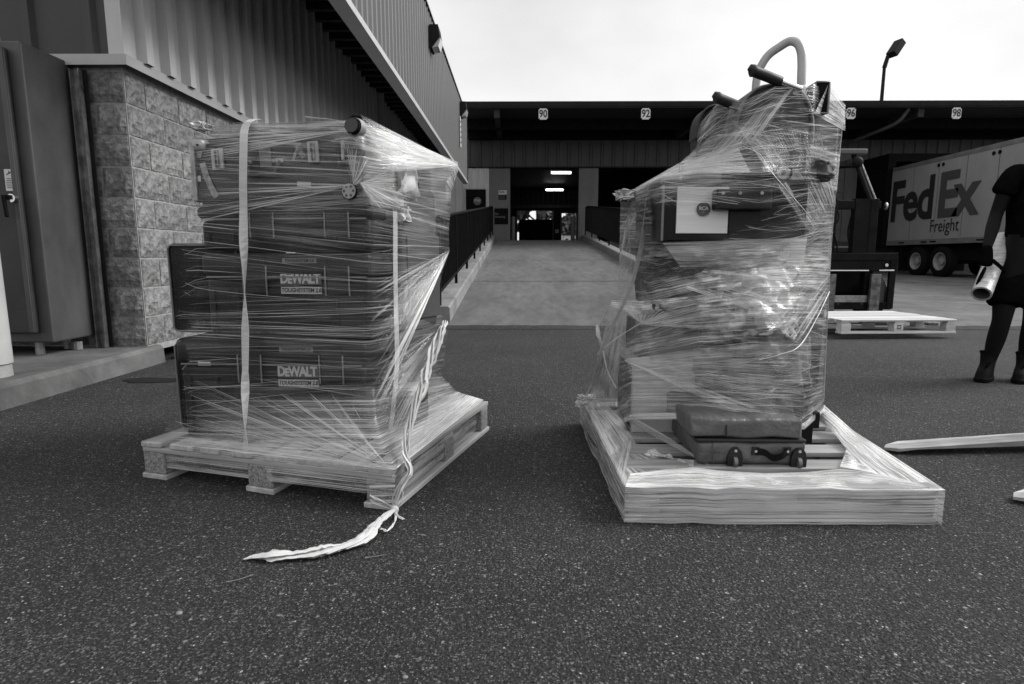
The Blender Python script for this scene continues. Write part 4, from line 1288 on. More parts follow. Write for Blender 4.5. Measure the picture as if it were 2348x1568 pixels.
class Film:
    def __init__(self, seed=1):
        self.v = []; self.f = []; self.uv = []; self.den = []
        self.sv = []; self.sf = []
        self.r = random.Random(seed)
    def patch(self, lo, hi, dens=.3, nu=24, nv=10, wr=.004, bulge=0.0, ws=7.0, uoff=None, strands=0, dhi=None, flen=(.25, 1.0), swid=.0009, span=None, edge_t=0.0, fade=0.0, flo=False, fhi=False):
        """sheet between two lines; creases run along the lines. bulge bows it sideways, dens = film layers"""
        A, Bp = resample(lo, nu), resample(hi, nu)
        r = self.r
        uo = r.uniform(0, 50) if uoff is None else uoff[0]; vo = r.uniform(0, 50) if uoff is None else uoff[1]
        span_ = span if span is not None else max((Bp[i] - A[i]).length for i in (0, nu // 2, nu))
        ln = max(sum((A[i + 1] - A[i]).length for i in range(nu)), sum((Bp[i + 1] - Bp[i]).length for i in range(nu)))
        base = len(self.v)
        nrm0 = None
        for j in range(nv + 1):
            t = j / nv
            for i in range(nu + 1):
                s = i / nu
                p = A[i].lerp(Bp[i], t)
                a = A[min(i + 1, nu)] - A[max(i - 1, 0)] + Bp[min(i + 1, nu)] - Bp[max(i - 1, 0)]
                b = Bp[i] - A[i]
                if b.length < 1e-5: b = Bp[nu // 2] - A[nu // 2]
                n_ = a.cross(b)
                n_ = n_.normalized() if n_.length > 1e-9 else Vector((0, 0, 1))
                e = min(1, 4 * min(s, 1 - s) + .15) 
                et = min(1, 4 * min(t, 1 - t) + edge_t)
                q = p * ws
                w_ = wr * e * (noise.noise(q) + .5 * noise.noise(q * 2.7 + Vector((5, 5, 5))))
                p = p + n_ * (w_ * et - bulge * 4 * t * (1 - t) * (.3 + .7 * min(1, 4 * s * (1 - s))))
                self.v.append(p); self.uv.append((uo + s * ln, vo + t * span_))
                dd = dens if dhi is None else dens + (dhi - dens) * t
                if fade: dd *= min(1, (min(t, 1 - t) / fade)) if fade < 1 else min(1, min(s * 2.5, 1))
                if flo: dd *= min(1, t * 1.6)
                if fhi: dd *= min(1, (1 - t) * 1.6)
                self.den.append(dd)
        for j in range(nv):
            for i in range(nu):
                a = base + j * (nu + 1) + i
                self.f.append((a, a + 1, a + nu + 2, a + nu + 1))
        W_ = nu + 1
        for _ in range(strands):
            t = r.random(); L_ = r.uniform(*flen); s0 = r.uniform(-.1, 1.1 - L_); s1 = min(1, s0 + L_); s0 = max(0, s0)
            if s1 - s0 < .05: continue
            dt = r.gauss(0, .012)
            wd = swid * r.choice((.4, .55, .75, .9, 1.5))
            n = max(3, int((s1 - s0) * nu / 2)); prev = None
            for k in range(n + 1):
                s = s0 + (s1 - s0) * k / n; tt = min(.999, max(0.001, t + dt * k / n))
                fi = s * nu; i = min(nu - 1, int(fi)); fj = tt * nv; j = min(nv - 1, int(fj))
                g = lambda ii, jj: self.v[base + jj * W_ + ii]
                u_, v_ = fi - i, fj - j
                p = (g(i, j).lerp(g(i + 1, j), u_)).lerp(g(i, j + 1).lerp(g(i + 1, j + 1), u_), v_)
                ac = (g(i, j + 1) - g(i, j)); al = g(i + 1, j) - g(i, j)
                ac = ac if ac.length > 1e-6 else Vector((0, 0, 1))
                nn = al.cross(ac)
                nn = nn.normalized() if nn.length > 1e-9 else Vector((0, -1, 0))
                if nn.dot(p - Vector((0, 0, CAM_H))) > 0: nn = -nn      # the outer side of these sheets is the open yard side
                ac = al.cross(nn).normalized()
                taper = max(.15, min(1, 6 * k / n, 6 * (1 - k / n)))
                c = p + nn * .0025
                self.sv += [c - ac * wd * taper, c + ac * wd * taper]
                cur = len(self.sv) - 2
                if prev is not None: self.sf.append((prev, cur, cur + 1, prev + 1))
                prev = cur
    def grid(self, rows, den, su=14, sv=8, wr=.004, ws=8.0, crum=None, skip=(), strands=0, uv0=(0, 0), flen=(.08, .5), swid=.0009, sag=.0):
        """one continuous sheet through a net of points; den and crum are given at the net's points"""
        nr, nc = len(rows), len(rows[0])
        NU, NV = (nc - 1) * su, (nr - 1) * sv
        base = len(self.v)
        def at(T, fi, fj):
            i, j = min(nc - 2, int(fi)), min(nr - 2, int(fj)); u, v = fi - i, fj - j
            a = T[j][i] * (1 - u) + T[j][i + 1] * u; b = T[j + 1][i] * (1 - u) + T[j + 1][i + 1] * u
            return a * (1 - v) + b * v
        ul = [0]
        for i in range(nc - 1): ul.append(ul[-1] + (rows[nr // 2][i + 1] - rows[nr // 2][i]).length)
        vl = [0]
        for j in range(nr - 1): vl.append(vl[-1] + max((rows[j + 1][i] - rows[j][i]).length for i in range(nc)) * .9)
        P = [[at(rows, i / su, j / sv) for i in range(NU + 1)] for j in range(NV + 1)]
        for j in range(NV + 1):
            for i in range(NU + 1):
                p = P[j][i]
                a = P[j][min(i + 1, NU)] - P[j][max(i - 1, 0)]; b = P[min(j + 1, NV)][i] - P[max(j - 1, 0)][i]
                n_ = a.cross(b); n_ = n_.normalized() if n_.length > 1e-9 else Vector((0, -1, 0))
                c = wr if crum is None else at(crum, i / su, j / sv)
                q = p * ws; qq = q * 2.3 + Vector((4, 1, 7))
                w_ = noise.noise(q) + .45 * noise.noise(qq)
                if c > .009:        # crumpled: sharp ridges between facets
                    w_ = w_ * .5 + (.5 - abs(noise.noise(q * 1.7 + Vector((9, 2, 3)))) * 2.4) * .9 + (.3 - abs(noise.noise(q * 4.1)) * 1.8) * .45
                e = min(1.0, 6 * min(i, NU - i) / NU + .15)
                self.v.append(p + n_ * (c * w_ * e))
                fi, fj = i / su, j / sv; i0, j0 = min(nc - 2, int(fi)), min(nr - 2, int(fj))
                self.uv.append((uv0[0] + ul[i0] + (ul[i0 + 1] - ul[i0]) * (fi - i0), uv0[1] + vl[j0] + (vl[j0 + 1] - vl[j0]) * (fj - j0)))
                self.den.append(at(den, fi, fj))
        for j in range(NV):
            for i in range(NU):
                if (j // sv, i // su) in skip: continue
                a = base + j * (NU + 1) + i
                self.f.append((a, a + 1, a + NU + 2, a + NU + 1))
        W_ = NU + 1; r = self.r
        for _ in range(strands):
            t = r.random() * NV; L_ = r.uniform(*flen) * NU; s0 = r.uniform(-.05, .95) * NU; dt = r.gauss(0, .02) * NV; wd = swid * r.choice((.4, .5, .7, .9, 1.4))
            n = max(3, int(L_ / 3)); prev = None
            for k in range(n + 1):
                fi = s0 + L_ * k / n; fj = t + dt * k / n
                if fi < 0 or fi >= NU or fj < 0 or fj >= NV: prev = None; continue
                i, j = int(fi), int(fj)
                if (j // sv, i // su) in skip or at(den, fi / su, fj / sv) < .018: prev = None; continue
                g = lambda ii, jj: self.v[base + jj * W_ + ii]
                u_, v_ = fi - i, fj - j
                p = (g(i, j).lerp(g(i + 1, j), u_)).lerp(g(i, j + 1).lerp(g(i + 1, j + 1), u_), v_)
                ac = g(i, j + 1) - g(i, j); al = g(i + 1, j) - g(i, j); nn = al.cross(ac)
                nn = nn.normalized() if nn.length > 1e-9 else Vector((0, -1, 0))
                if nn.dot(p - Vector((0, 0, CAM_H))) > 0: nn = -nn
                ac = al.cross(nn).normalized(); tp = max(.15, min(1, 6 * k / n, 6 * (1 - k / n))); c = p + nn * .0025
                self.sv += [c - ac * wd * tp, c + ac * wd * tp]; cur = len(self.sv) - 2
                if prev is not None: self.sf.append((prev, cur, cur + 1, prev + 1))
                prev = cur
    def loft(self, rows, dens, closed=False, nu=14, nv=6, skip=(), **k):
        """rows: lists of corner points (same count); a sheet for every column between successive rows"""
        nc = len(rows[0])
        for ri in range(len(rows) - 1):
            h_ = (rows[ri + 1][0] - rows[ri][0]).length
            for ci in range(nc - (0 if closed else 1)):
                if (ri, ci) in skip: continue
                d = dens[ri] if isinstance(dens, (list, tuple)) else dens
                if isinstance(d, (list, tuple)): d = d[ci]
                a0, a1 = rows[ri][ci], rows[ri][(ci + 1) % nc]; b0, b1 = rows[ri + 1][ci], rows[ri + 1][(ci + 1) % nc]
                self.patch([a0, a1], [b0, b1], dens=d, nu=nu, nv=nv, uoff=(ci * 3.0, 10 + ri * 1.7), **k)
    def make(self, parent, nm='film_sheet', snm='film_creases'):
        inv = parent.matrix_basis.inverted()
        me = bpy.data.meshes.new(nm); me.from_pydata([inv @ Vector(p) for p in self.v], [], self.f)
        ul = me.uv_layers.new(name='UVMap')
        for p in me.polygons:
            for li in p.loop_indices: ul.data[li].uv = self.uv[me.loops[li].vertex_index]
            p.use_smooth = True
        at = me.attributes.new('layers', 'FLOAT', 'POINT')
        for i, d in enumerate(self.den): at.data[i].value = d
        o = mesh_obj(nm, me, M_film, parent)
        if self.sf:
            me = bpy.data.meshes.new(snm); me.from_pydata([inv @ Vector(p) for p in self.sv], [], self.sf)
            o2 = mesh_obj(snm, me, M_strand, parent); o2['kind'] = 'stuff'
        return o

def ribbon(bm, pts, width, dirs, th=.0008):
    """thin strap: pts centre line, dirs the width direction at each point"""
    n = len(pts); rows = []
    for i, p in enumerate(pts):
        w = Vector(dirs[i]).normalized() * (width if not isinstance(width, list) else width[i]) / 2
        t = (pts[min(i + 1, n - 1)] - pts[max(i - 1, 0)]).normalized(); nn = t.cross(w).normalized() * th
        rows.append([bm.verts.new(q) for q in (p - w - nn, p + w - nn, p + w + nn, p - w + nn)])
    for a, b in zip(rows, rows[1:]):
        for k in range(4): bm.faces.new((a[k], a[(k + 1) % 4], b[(k + 1) % 4], b[k]))
    bm.faces.new(rows[0][::-1]); bm.faces.new(rows[-1])
    return bm
M_strap = mat('woven_strap', .46, .55, var=.12, scale=1.5, stretch=(1, 1, 60), bump=.3, bscale=30)

# ---------------------------------------------------------------- left pallet and its load
LA = W(904, 1172, Z=0.0); LB = W(330, 1094, Z=0.0)
l_ang = math.atan2(LA.y - LB.y, LA.x - LB.x); l_w = (LA - LB).length
lp = pallet('wooden_pallet', 'pale block pallet under the left film-wrapped load of tool cases', (LB.x, LB.y, 0), l_ang, l_w, .985, (M_wood, M_woodY), deck='y', nb=8, H=.146)
LH = .147
M_tool = mat('toolbox_plastic', .011, .5, var=.15, scale=8, bump=.15, bscale=120, spec=.2)
M_tool2 = mat('toolbox_lid_plastic', .017, .45, var=.15, scale=8, bump=.12, bscale=120, spec=.25)
M_case = mat('black_case', .006, .5, var=.4, scale=8, spec=.12)
M_gcase = mat('grey_case', .055, .55, var=.2, scale=5, bump=.2, bscale=200)
M_ginsert = mat('grey_print_plate', .42, .5)
M_rimlite = mat('case_rim', .16, .35, var=.2, scale=10)
def toolbox(label, fl, fr, z0, h, depth, logo=True, toplab=True, latches=(.33, .81), group=None, lf_=.60):
    rz = math.atan2(fr.y - fl.y, fr.x - fl.x); w = math.hypot(fr.x - fl.x, fr.y - fl.y)
    t = thing('toolbox', label, 'toolbox', (fl.x, fl.y, z0), rz, group)
    lid = min(.085, h * .28)
    bm = B(); b3(bm, 0.008, w - .008, .012, depth, 0, h - lid - .004, bevel=.022, seg=3)
    for k in range(7):
        x = w * (.06 + .147 * k)
        if abs(x / w - .5) < .16: continue
        b3(bm, x - .006, x + .006, .004, .013, .03, h - lid - .05, bevel=.003)
    obj('body', bm, M_tool, t, smooth=35)
    bm = B(); b3(bm, 0, w, 0, depth + .006, h - lid, h, bevel=.018, seg=3); obj('lid', bm, M_tool2, t, smooth=35)
    bm = B(); b3(bm, .02, w - .02, -.001, .004, h - lid - .004, h - lid + .001); obj('seam', bm, M_rimlite, t)
    for lx in latches:
        x = lx * w
        for s in (-.045, .045):
            bm = B(); tube(bm, catmull([(x + s - .002, -.002, h - lid * .55), (x + s, -.008, h - lid - .01), (x + s, -.007, h - lid - .07)], 4), .0028, 6); obj('latch_edge', bm, M_rimlite, t, smooth=60)
        bm = B(); b3(bm, x - .042, x + .042, -.007, .010, h - lid - .065, h - .012, bevel=.006); obj('latch', bm, M_tool2, t)
    if logo:
        zc = h * .70
        bm = B(); b3(bm, w * lf_ - .078, w * lf_ + .078, .004, .0075, zc - .018, zc + .022); 
        obj('logo_plate', bm, mat('logo_grey', .075, .5), t)
        for tx_, sz_, ox, oz in (('D', .052, -.064, 0), ('E', .042, -.042, -.0035), ('WALT', .052, .020, 0)):
            mesh_obj('lettering', text_me(tx_, size=sz_, offset=.0020, extrude=.0004, space=.90, sx=.80), M_ginsert, t, (w * lf_ + ox, .0030, zc + .004 + oz), (R(90), 0, 0))
        bm = B(); b3(bm, w * lf_ - .078, w * lf_ + .078, .004, .0075, zc - .052, zc - .027); obj('logo_plate', bm, M_ginsert, t)
        mesh_obj('lettering', text_me('TOUGHSYSTEM 2.0', size=.0225, offset=.0006, extrude=.0004, shear=.18, sx=.80), M_ink, t, (w * lf_, .0030, zc - .039), (R(90), 0, 0))
    if toplab:
        bm = B(); b3(bm, w * lf_ - .065, w * lf_ + .065, -.0025, -.0005, h - .036, h - .018); obj('logo_plate', bm, mat('dim_plate', .16, .5), t)
        mesh_obj('lettering', text_me('TOUGHSYSTEM 2.0', size=.016, offset=.0004, extrude=.0003, shear=.18, sx=.82), M_ink, t, (w * lf_, -.0035, h - .027), (R(90), 0, 0))
    # carrying handle on the right side and front corner posts
    bm = B(); tube(bm, catmull([(w + .002, depth * .35, h * .55), (w + .03, depth * .38, h * .55), (w + .03, depth * .62, h * .55), (w + .002, depth * .65, h * .55)], 4), .010, 8); obj('handle', bm, M_tool2, t, smooth=60)
    return t
b1 = toolbox('large dark toolbox with light logo plate, lowest of the left stack on the pallet', W(418, 1008, Z=LH), W(847, 1018, Z=LH), LH, .388, .47, latches=(.395, .82), lf_=.64)
bm = B(); b3(bm, .085, .135, .0045, .0055, .295, .31); o = obj('small_sticker', bm, M_sign, b1)
b2 = toolbox('dark toolbox with light logo plate, second from the bottom of the left stack', W(466, 690, Y=2.205), W(851, 690, Y=2.155), LH + .394, .325, .46, latches=(.325, .81), lf_=.59)
b3_ = toolbox('shallow plain dark toolbox without logo under the silver-cornered trunk', W(450, 520, Y=2.215), W(851, 520, Y=2.16), LH + .728, .165, .46, logo=False, toplab=False, latches=(.385, .81))

def case(name, label, cat, p, rz, w, d, h, m, rim=None, bev=.02, handle=None, group=None, ribs=0):
    t = thing(name, label, cat, p, rz, group)
    bm = B(); b3(bm, 0, w, 0, d, 0, h, bevel=bev, seg=3); obj('shell', bm, m, t, smooth=35)
    if rim is not None:
        bm = B(); tube(bm, [(bev, -.001, bev * .4), (bev * .4, -.001, bev), (bev * .4, -.001, h - bev), (bev, -.001, h - bev * .4), (w - bev, -.001, h - bev * .4), (w - bev * .4, -.001, h - bev), (w - bev * .4, -.001, bev), (w - bev, -.001, bev * .4), (bev, -.001, bev * .4)], .004, 6); obj('rim', bm, rim, t, smooth=60)
    for k in range(ribs):
        x = w * (k + 1) / (ribs + 1)
        bm = B(); b3(bm, x - .01, x + .01, -.005, .0, .05, h - .05, bevel=.003); obj('rib', bm, m, t)
    if handle == 'side':
        bm = B(); tube(bm, catmull([(w, d * .3, h * .62), (w + .028, d * .34, h * .62), (w + .028, d * .6, h * .62), (w, d * .64, h * .62)], 4), .009, 8); obj('handle', bm, M_rubber, t, smooth=60)
    return t
p = W(383, 600, Y=2.36)
case('hard_case', 'plain black hard case standing behind the left edge of the toolboxes', 'case', (p.x, p.y, LH + .40), R(-5), .30, .42, .36, M_case, M_rimlite, .02)
p = W(402, 880, Y=2.30)
case('hard_case', 'black hard case behind the lowest toolbox, its rim showing at the left', 'case', (p.x, p.y, LH), R(-5), .25, .42, .385, M_case, M_rimlite, .03)
p = W(600, 900, Y=2.70)
case('hard_case', 'dark case in the back row of the left load, on the pallet', 'case', (-1.05, 2.74, LH), R(-8), .48, .32, .36, M_case, None, .02, 'side')
case('hard_case', 'dark case in the back row of the left load, middle of its pile', 'case', (-1.03, 2.74, LH + .362), R(-6), .50, .28, .33, M_gcase, None, .02, 'side')
case('hard_case', 'dark case in the back row of the left load, top of its pile', 'case', (-1.03, 2.72, LH + .694), R(-6), .48, .28, .30, M_case, None, .02, 'side')
# tall dark grey suitcase at the right rear
sc_ = thing('suitcase', 'dark grey fabric suitcase upright at the right rear of the left load', 'suitcase', (-.465, 2.405, LH + .395), R(63))
bm = B(); b3(bm, 0, .26, .005, .125, 0, .60, bevel=.03, seg=3); obj('shell', bm, M_gcase, sc_, smooth=35)
bm = B(); b3(bm, .03, .26, -.001, .004, .05, .40, bevel=.002); obj('pocket', bm, M_gcase, sc_)
bm = B(); tube(bm, catmull([(.08, .06, .60), (.09, .06, .64), (.18, .06, .64), (.19, .06, .60)], 4), .008, 8); obj('handle', bm, M_rubber, sc_, smooth=60)
case('equipment_box', 'grey box under the dark grey suitcase at the right rear of the left load', 'box', (-.50, 2.42, LH), R(63), .19, .10, .39, M_gcase, None, .01)
case('carton', 'small dark carton low on the right side of the left load', 'carton', (W(880, 905, Y=2.30).x, 2.38, LH), R(-14), .12, .14, .13, M_gcase, None, .006)
# crumpled pale cloth between the toolboxes and the suitcase
def cloth(name, label, cat, c, s, m, seed, sub=4, amp=.35, fr=2.2, parent=None):
    bm = B(); bmesh.ops.create_icosphere(bm, subdivisions=sub, radius=1)
    for v in bm.verts:
        n_ = v.co.normalized(); q = n_ * fr + Vector((seed, seed * 2, 0))
        k = 1 + amp * noise.noise(q) + amp * .5 * noise.noise(q * 2.6) + amp * .28 * abs(noise.noise(q * 6))
        e = Vector((math.copysign(abs(n_.x) ** .55, n_.x), math.copysign(abs(n_.y) ** .55, n_.y), math.copysign(abs(n_.z) ** .55, n_.z)))
        v.co = Vector((e.x * s[0] * k, e.y * s[1] * k, e.z * s[2] * k))
    zmin = min(v.co.z for v in bm.verts)
    o = obj(name, bm, m, parent, c, smooth=70)
    if parent is None: tag(o, label, cat)
    return o
M_cloth_l = mat('pale_cloth', .50, .8, var=.3, scale=6, bump=.5, bscale=18, bdist=.01)
M_cloth_m = mat('grey_cloth', .14, .85, var=.5, scale=9, bump=.6, bscale=24, bdist=.01)
cloth('bundled_sheet', 'crumpled pale sheet stuffed right of the trunk wheels', 'sheet', W(885, 400, Y=2.42), (.10, .15, .12), M_cloth_l, 3)
cloth('bundled_sheet', 'pale folded sheet on the right end of the shallow toolbox', 'sheet', W(902, 492, Y=2.45), (.07, .10, .035), M_cloth_l, 9)

cloth('bundled_sheet', 'pale folded sheet on the small carton low at the right of the left load', 'sheet', Vector((W(880, 905, Y=2.30).x + .08, 2.43, LH + .15)), (.065, .07, .018), M_cloth_l, 19)
# trunk on top: hard case on its side, hardware facing the camera
ta, tb_ = W(441, 440, Y=2.235), W(812, 440, Y=2.165)
t_rz = math.atan2(tb_.y - ta.y, tb_.x - ta.x); tw = math.hypot(tb_.x - ta.x, tb_.y - ta.y); tz = LH + .900; th_ = .275
tk = thing('trunk', 'dark wheeled trunk with silver corner, latches, stickers and pull handle on top of the toolboxes', 'trunk', (ta.x, ta.y, tz), t_rz)
M_trunk = mat('trunk_shell', .020, .5, var=.25, scale=5, bump=.15, bscale=90, spec=.45)
M_hw = mat('trunk_hardware', .32, .35, metal=.3, var=.2, scale=10)
M_tape = mat('printed_tape', .22, .5, var=.5, scale=60)
def tko(nm, bm, m, **k): return obj(nm, bm, m, tk, **k)
bm = B()
# front tilts: left lower, top edge rising to the right
vs = [(0, 0, 0), (tw, 0, .0), (tw, .44, .0), (0, .44, 0), (0.0, .02, th_ - .035), (tw, .02, th_ + .005), (tw, .44, th_ + .005), (.0, .44, th_ - .035)]
V_ = [bm.verts.new(v) for v in vs]
for f in ((0, 3, 2, 1), (4, 5, 6, 7), (0, 1, 5, 4), (1, 2, 6, 5), (2, 3, 7, 6), (3, 0, 4, 7)): bm.faces.new([V_[i] for i in f])
bmesh.ops.bevel(bm, geom=list(bm.edges), offset=.022, segments=3, affect='EDGES')
tko('shell', bm, M_trunk, smooth=35)
def fp(px, py, off=-.004):
    """trunk local point on its front face for a picture position"""
    w = W(px, py, Y=2.2)
    d = (w - Vector((0, 0, CAM_H)))
    o_ = Vector((ta.x, ta.y, tz)); nrm = Vector((-math.sin(t_rz), math.cos(t_rz), 0)) 
    k = (o_ - Vector((0, 0, CAM_H))).dot(nrm) / d.dot(nrm)
    q = Vector((0, 0, CAM_H)) + d * k - o_
    M = Matrix.Rotation(-t_rz, 3, 'Z'); q = M @ q
    return Vector((q.x, off + .02 * max(0, q.z / th_), q.z))
def plate(nm, m, x0, y0, x1, y1, th=.006, lean=0, parent=tk, bev=.008):
    a, b = fp(x0, y1, -th), fp(x1, y0, -th)
    c = (a + b) / 2
    bm = B(); box(bm, (c.x, c.y + th / 2, c.z), (b.x - a.x, th, b.z - a.z), rot=(R(-4), R(lean), 0), bevel=min(bev, th * .45)); return obj(nm, bm, m, parent)
for (x0, y0, x1, y1) in ((485, 339, 509, 390), (704, 322, 728, 374)):
    lt = plate('latch', M_hw, x0, y0, x1, y1, .012, lean=-4)
    c = fp((x0 + x1) / 2, (y0 + y1) / 2, -.016)
    bm = B()
    for s in (-.005, .006): box(bm, (c.x + s, c.y, c.z), (.004, .008, .062), rot=(R(-4), R(-4), 0), bevel=.001)
    obj('latch_bar', bm, M_steel, lt)
    bm = B()
    for k in range(4): cyl(bm, (c.x, c.y - .004, c.z - .028 + .018 * k), (c.x, c.y + .006, c.z - .028 + .018 * k), .0045, n=8)
    obj('rivet', bm, M_ink, lt)
plate('name_plate', mat('plate_grey', .15, .4, metal=.2), 593, 338, 617, 382, .005, lean=-5)
plate('sticker', M_ginsert, 680, 416, 711, 428, .001, lean=4)
plate('badge', mat('badge_dim', .16, .4), 590, 293, 613, 299, .003, lean=-3)
a, b, c, d = fp(567, 372, -.012), fp(576, 405, -.025), fp(635, 402, -.025), fp(640, 368, -.012)
bm = B(); tube(bm, catmull([a, a.lerp(b, .8), b.lerp(c, .1), b.lerp(c, .9), c.lerp(d, .2), d], 4), .0055, 8, flat=1.4); tko('pull_handle', bm, M_gcase, smooth=60)
bm = B()
for q in (a, d): box(bm, (q.x, q.y + .006, q.z), (.03, .01, .014), bevel=.003)
tko('handle_mount', bm, M_hw)
def tape(nm, pts, wd, m=M_tape):
    P = [fp(x, y, -.0045) for x, y in pts]
    D = []
    for i in range(len(P)):
        t_ = (P[min(i + 1, len(P) - 1)] - P[max(i - 1, 0)]).normalized(); D.append(Vector((-t_.z, 0, t_.x)))
    bm = B(); ribbon(bm, P, wd, D, .0004); return tko(nm, bm, m)
tape('tape', [(461, 373), (470, 400), (484, 430), (497, 452)], .024)
tape('tape', [(662, 312), (680, 338), (695, 360)], .020, mat('tape_dim', .12, .5, var=.6, scale=80))
tape('tape', [(684, 325), (676, 345), (670, 366)], .010, M_tape)
tape('tape', [(612, 370), (632, 366), (652, 362)], .014, mat('tape_dim2', .12, .5, var=.5, scale=70))
tape('tape', [(446, 350), (452, 352), (458, 354)], .03, M_tape)
plate('sticker', M_sign, 447, 402, 457, 416, .001)
# silver corner cap
bm = B(); q = fp(448, 300); box(bm, (.025, .03, th_ - .058), (.062, .07, .052), bevel=.020, seg=3); tko('corner_cap', bm, M_hw, smooth=40)
bm = B(); cyl(bm, (.038, -.010, th_ - .06), (.038, .0, th_ - .06), .004, n=8); tko('rivet', bm, M_ink)
bm = B(); box(bm, (.012, .02, .12), (.020, .05, .22), bevel=.006); tko('edge_strip', bm, M_steel)
# wheels at the right end
def trunk_wheel(px, py, r, Yw, hub, wd=.045, ax=(-.25, -1, .05)):
    c = W(px, py, Y=Yw); A_ = Vector(ax).normalized()
    bm = B(); cyl(bm, c, c - A_ * wd, r, r * .96, n=28); w = wobj('wheel', bm, M_rubber, tk, smooth=40)
    bm = B(); cyl(bm, c + A_ * .003, c - A_ * .004, r * .88, n=28)
    M = (Matrix.Translation(tk.location) @ tk.rotation_euler.to_matrix().to_4x4()).inverted()
    bmesh.ops.transform(bm, matrix=M, verts=bm.verts); h_ = obj('hub', bm, hub, w, smooth=40)
    return c, A_, w
M_hubdk = mat('hub_dark', .02, .4); M_hublt = mat('hub_light', .30, .45, var=.15, scale=20)
c, A_, w = trunk_wheel(806, 287, .027, 2.07, M_hubdk, .05)
bm = B(); cyl(bm, c - A_ * .012, c - A_ * .045, .030, .032, n=28, caps=False); wobj('wheel_housing', bm, M_hw, tk, smooth=40)
c, A_, w = trunk_wheel(800, 438, .030, 2.12, M_hublt, .03)
q = A_.to_track_quat('Z', 'Y').to_matrix()
for k in range(6):
    bm = B(); p_ = c + q @ Vector((.018 * math.cos(k * 1.0472), .018 * math.sin(k * 1.0472), .0045)); cyl(bm, p_, p_ - A_ * .002, .0052, n=6)
    M = (Matrix.Translation(tk.location) @ tk.rotation_euler.to_matrix().to_4x4()).inverted(); bmesh.ops.transform(bm, matrix=M, verts=bm.verts)
    obj('hub_window', bm, M_gcase, w)
c = W(793, 345, Y=2.14)
bm = B(); box(bm, c + Vector((0, .02, 0)), (.055, .06, .075), rot=(0, R(-6), 0), bevel=.008); wobj('caster_mount', bm, M_case, tk)
bm = B(); box(bm, c + Vector((0, .01, .036)), (.062, .07, .006), rot=(0, R(-6), 0), bevel=.002); box(bm, c + Vector((.004, .01, -.04)), (.062, .07, .005), rot=(0, R(-6), 0), bevel=.002); box(bm, c + Vector((-.008, -.014, 0)), (.010, .01, .07), bevel=.002); wobj('caster_bracket', bm, M_hw, tk)
c = W(822, 272, Y=2.28); bm = B(); tube(bm, [c + Vector((-.04, 0, -.01)), c + Vector((-.02, 0, .008)), c + Vector((.01, 0, .006)), c + Vector((.03, 0, -.02))], .008, 8); wobj('rear_handle', bm, M_rubber, tk, smooth=60)
# crushed film and paper lying on the trunk
cloth('film_scrap', 'small crushed film scrap on the left front corner of the trunk', 'scrap', W(462, 291, Y=2.25), (.028, .03, .012), M_cloth_l, 6, amp=.6, fr=3)

# straps
def strap(label, path, wd, dirs, loc, mats=M_strap, sub=4):
    t = thing('strap', label, 'strap', loc)
    P = catmull(path, sub)
    n = len(dirs); D = []
    for i in range(len(P)):
        f = i / (len(P) - 1) * (n - 1); a = min(n - 2, int(f)); D.append(Vector(dirs[a]).lerp(Vector(dirs[a + 1]), f - a))
    bm = B(); ribbon(bm, P, wd, D); wobj('webbing', bm, mats, t)
    return t
YS = 2.08
xd, yd = Vector((1, -.1, 0)), Vector((.12, 1, 0))
path = [W(590, 274, Y=2.45), W(577, 275, Y=2.20), W(561, 293, Y=2.16), W(558, 345, Y=2.13), W(557, 420, Y=2.12), W(558, 480, Y=2.12), W(558, 540, Y=2.11), W(560, 611, Y=2.105), W(561, 690, Y=2.105), W(562, 760, Y=2.10), W(562, 850, Y=2.09), W(562, 948, Y=2.07), W(563, 1010, Y=2.055), W(564, 1045, Y=2.05), W(566, 1062, Y=2.05)]
dirs = [xd, xd, xd, xd, xd, xd, xd * .9 + yd * .4, yd, xd * -.7 + yd * .7, -xd, -xd * .7 + yd * .2, -yd, xd * .8 - yd * .5, xd, xd]
strap('twisted white webbing strap running down the front of the left load', path, .029, dirs, W(566, 1062, Y=2.05))
path = [W(700, 268, Y=2.3), W(830, 290, Y=2.2), W(873, 350, Y=2.27), W(893, 420, Y=2.30), W(905, 480, Y=2.33), W(906, 600, Y=2.32), W(908, 720, Y=2.30), W(910, 824, Y=2.27), W(905, 900, Y=2.24), W(895, 985, Y=2.2)]
sd_ = Vector((.45, .85, 0)); 
strap('white webbing strap down the right side of the left load', path, .026, [Vector((0, 1, 0))] + [sd_] * 9, W(895, 985, Y=2.2))

# ---------------------------------------------------------------- film round the left load
lf = thing('stretch_film', 'shiny stretch film wound tightly round the left load of toolboxes and trunk', 'stretch film', W(904, 1172, Z=0))
bpy.context.view_layer.update()
fm = Film(3)
PFL, PFR, PBR = W(325, 1010, Y=2.19), W(906, 1077, Y=1.873), W(1108, 919, Y=2.835)
PBL = Vector((-1.17, 3.15, .15))
FLq, FRq, BRq, BLq = W(335, 1066, Y=2.19), W(905, 1140, Y=1.873), W(1107, 972, Y=2.835), Vector((-1.17, 3.15, .03))
# pallet skirt
fm.patch([FLq, FRq], [PFL, PFR], dens=.16, nu=40, nv=8, wr=.003, strands=60)
fm.patch([FRq, BRq], [PFR, PBR], dens=.16, nu=30, nv=8, wr=.003, strands=70)
fm.patch([BRq, BLq], [PBR, PBL], dens=.2, nu=20, nv=6); fm.patch([BLq, FLq], [PBL, PFL], dens=.2, nu=20, nv=6)
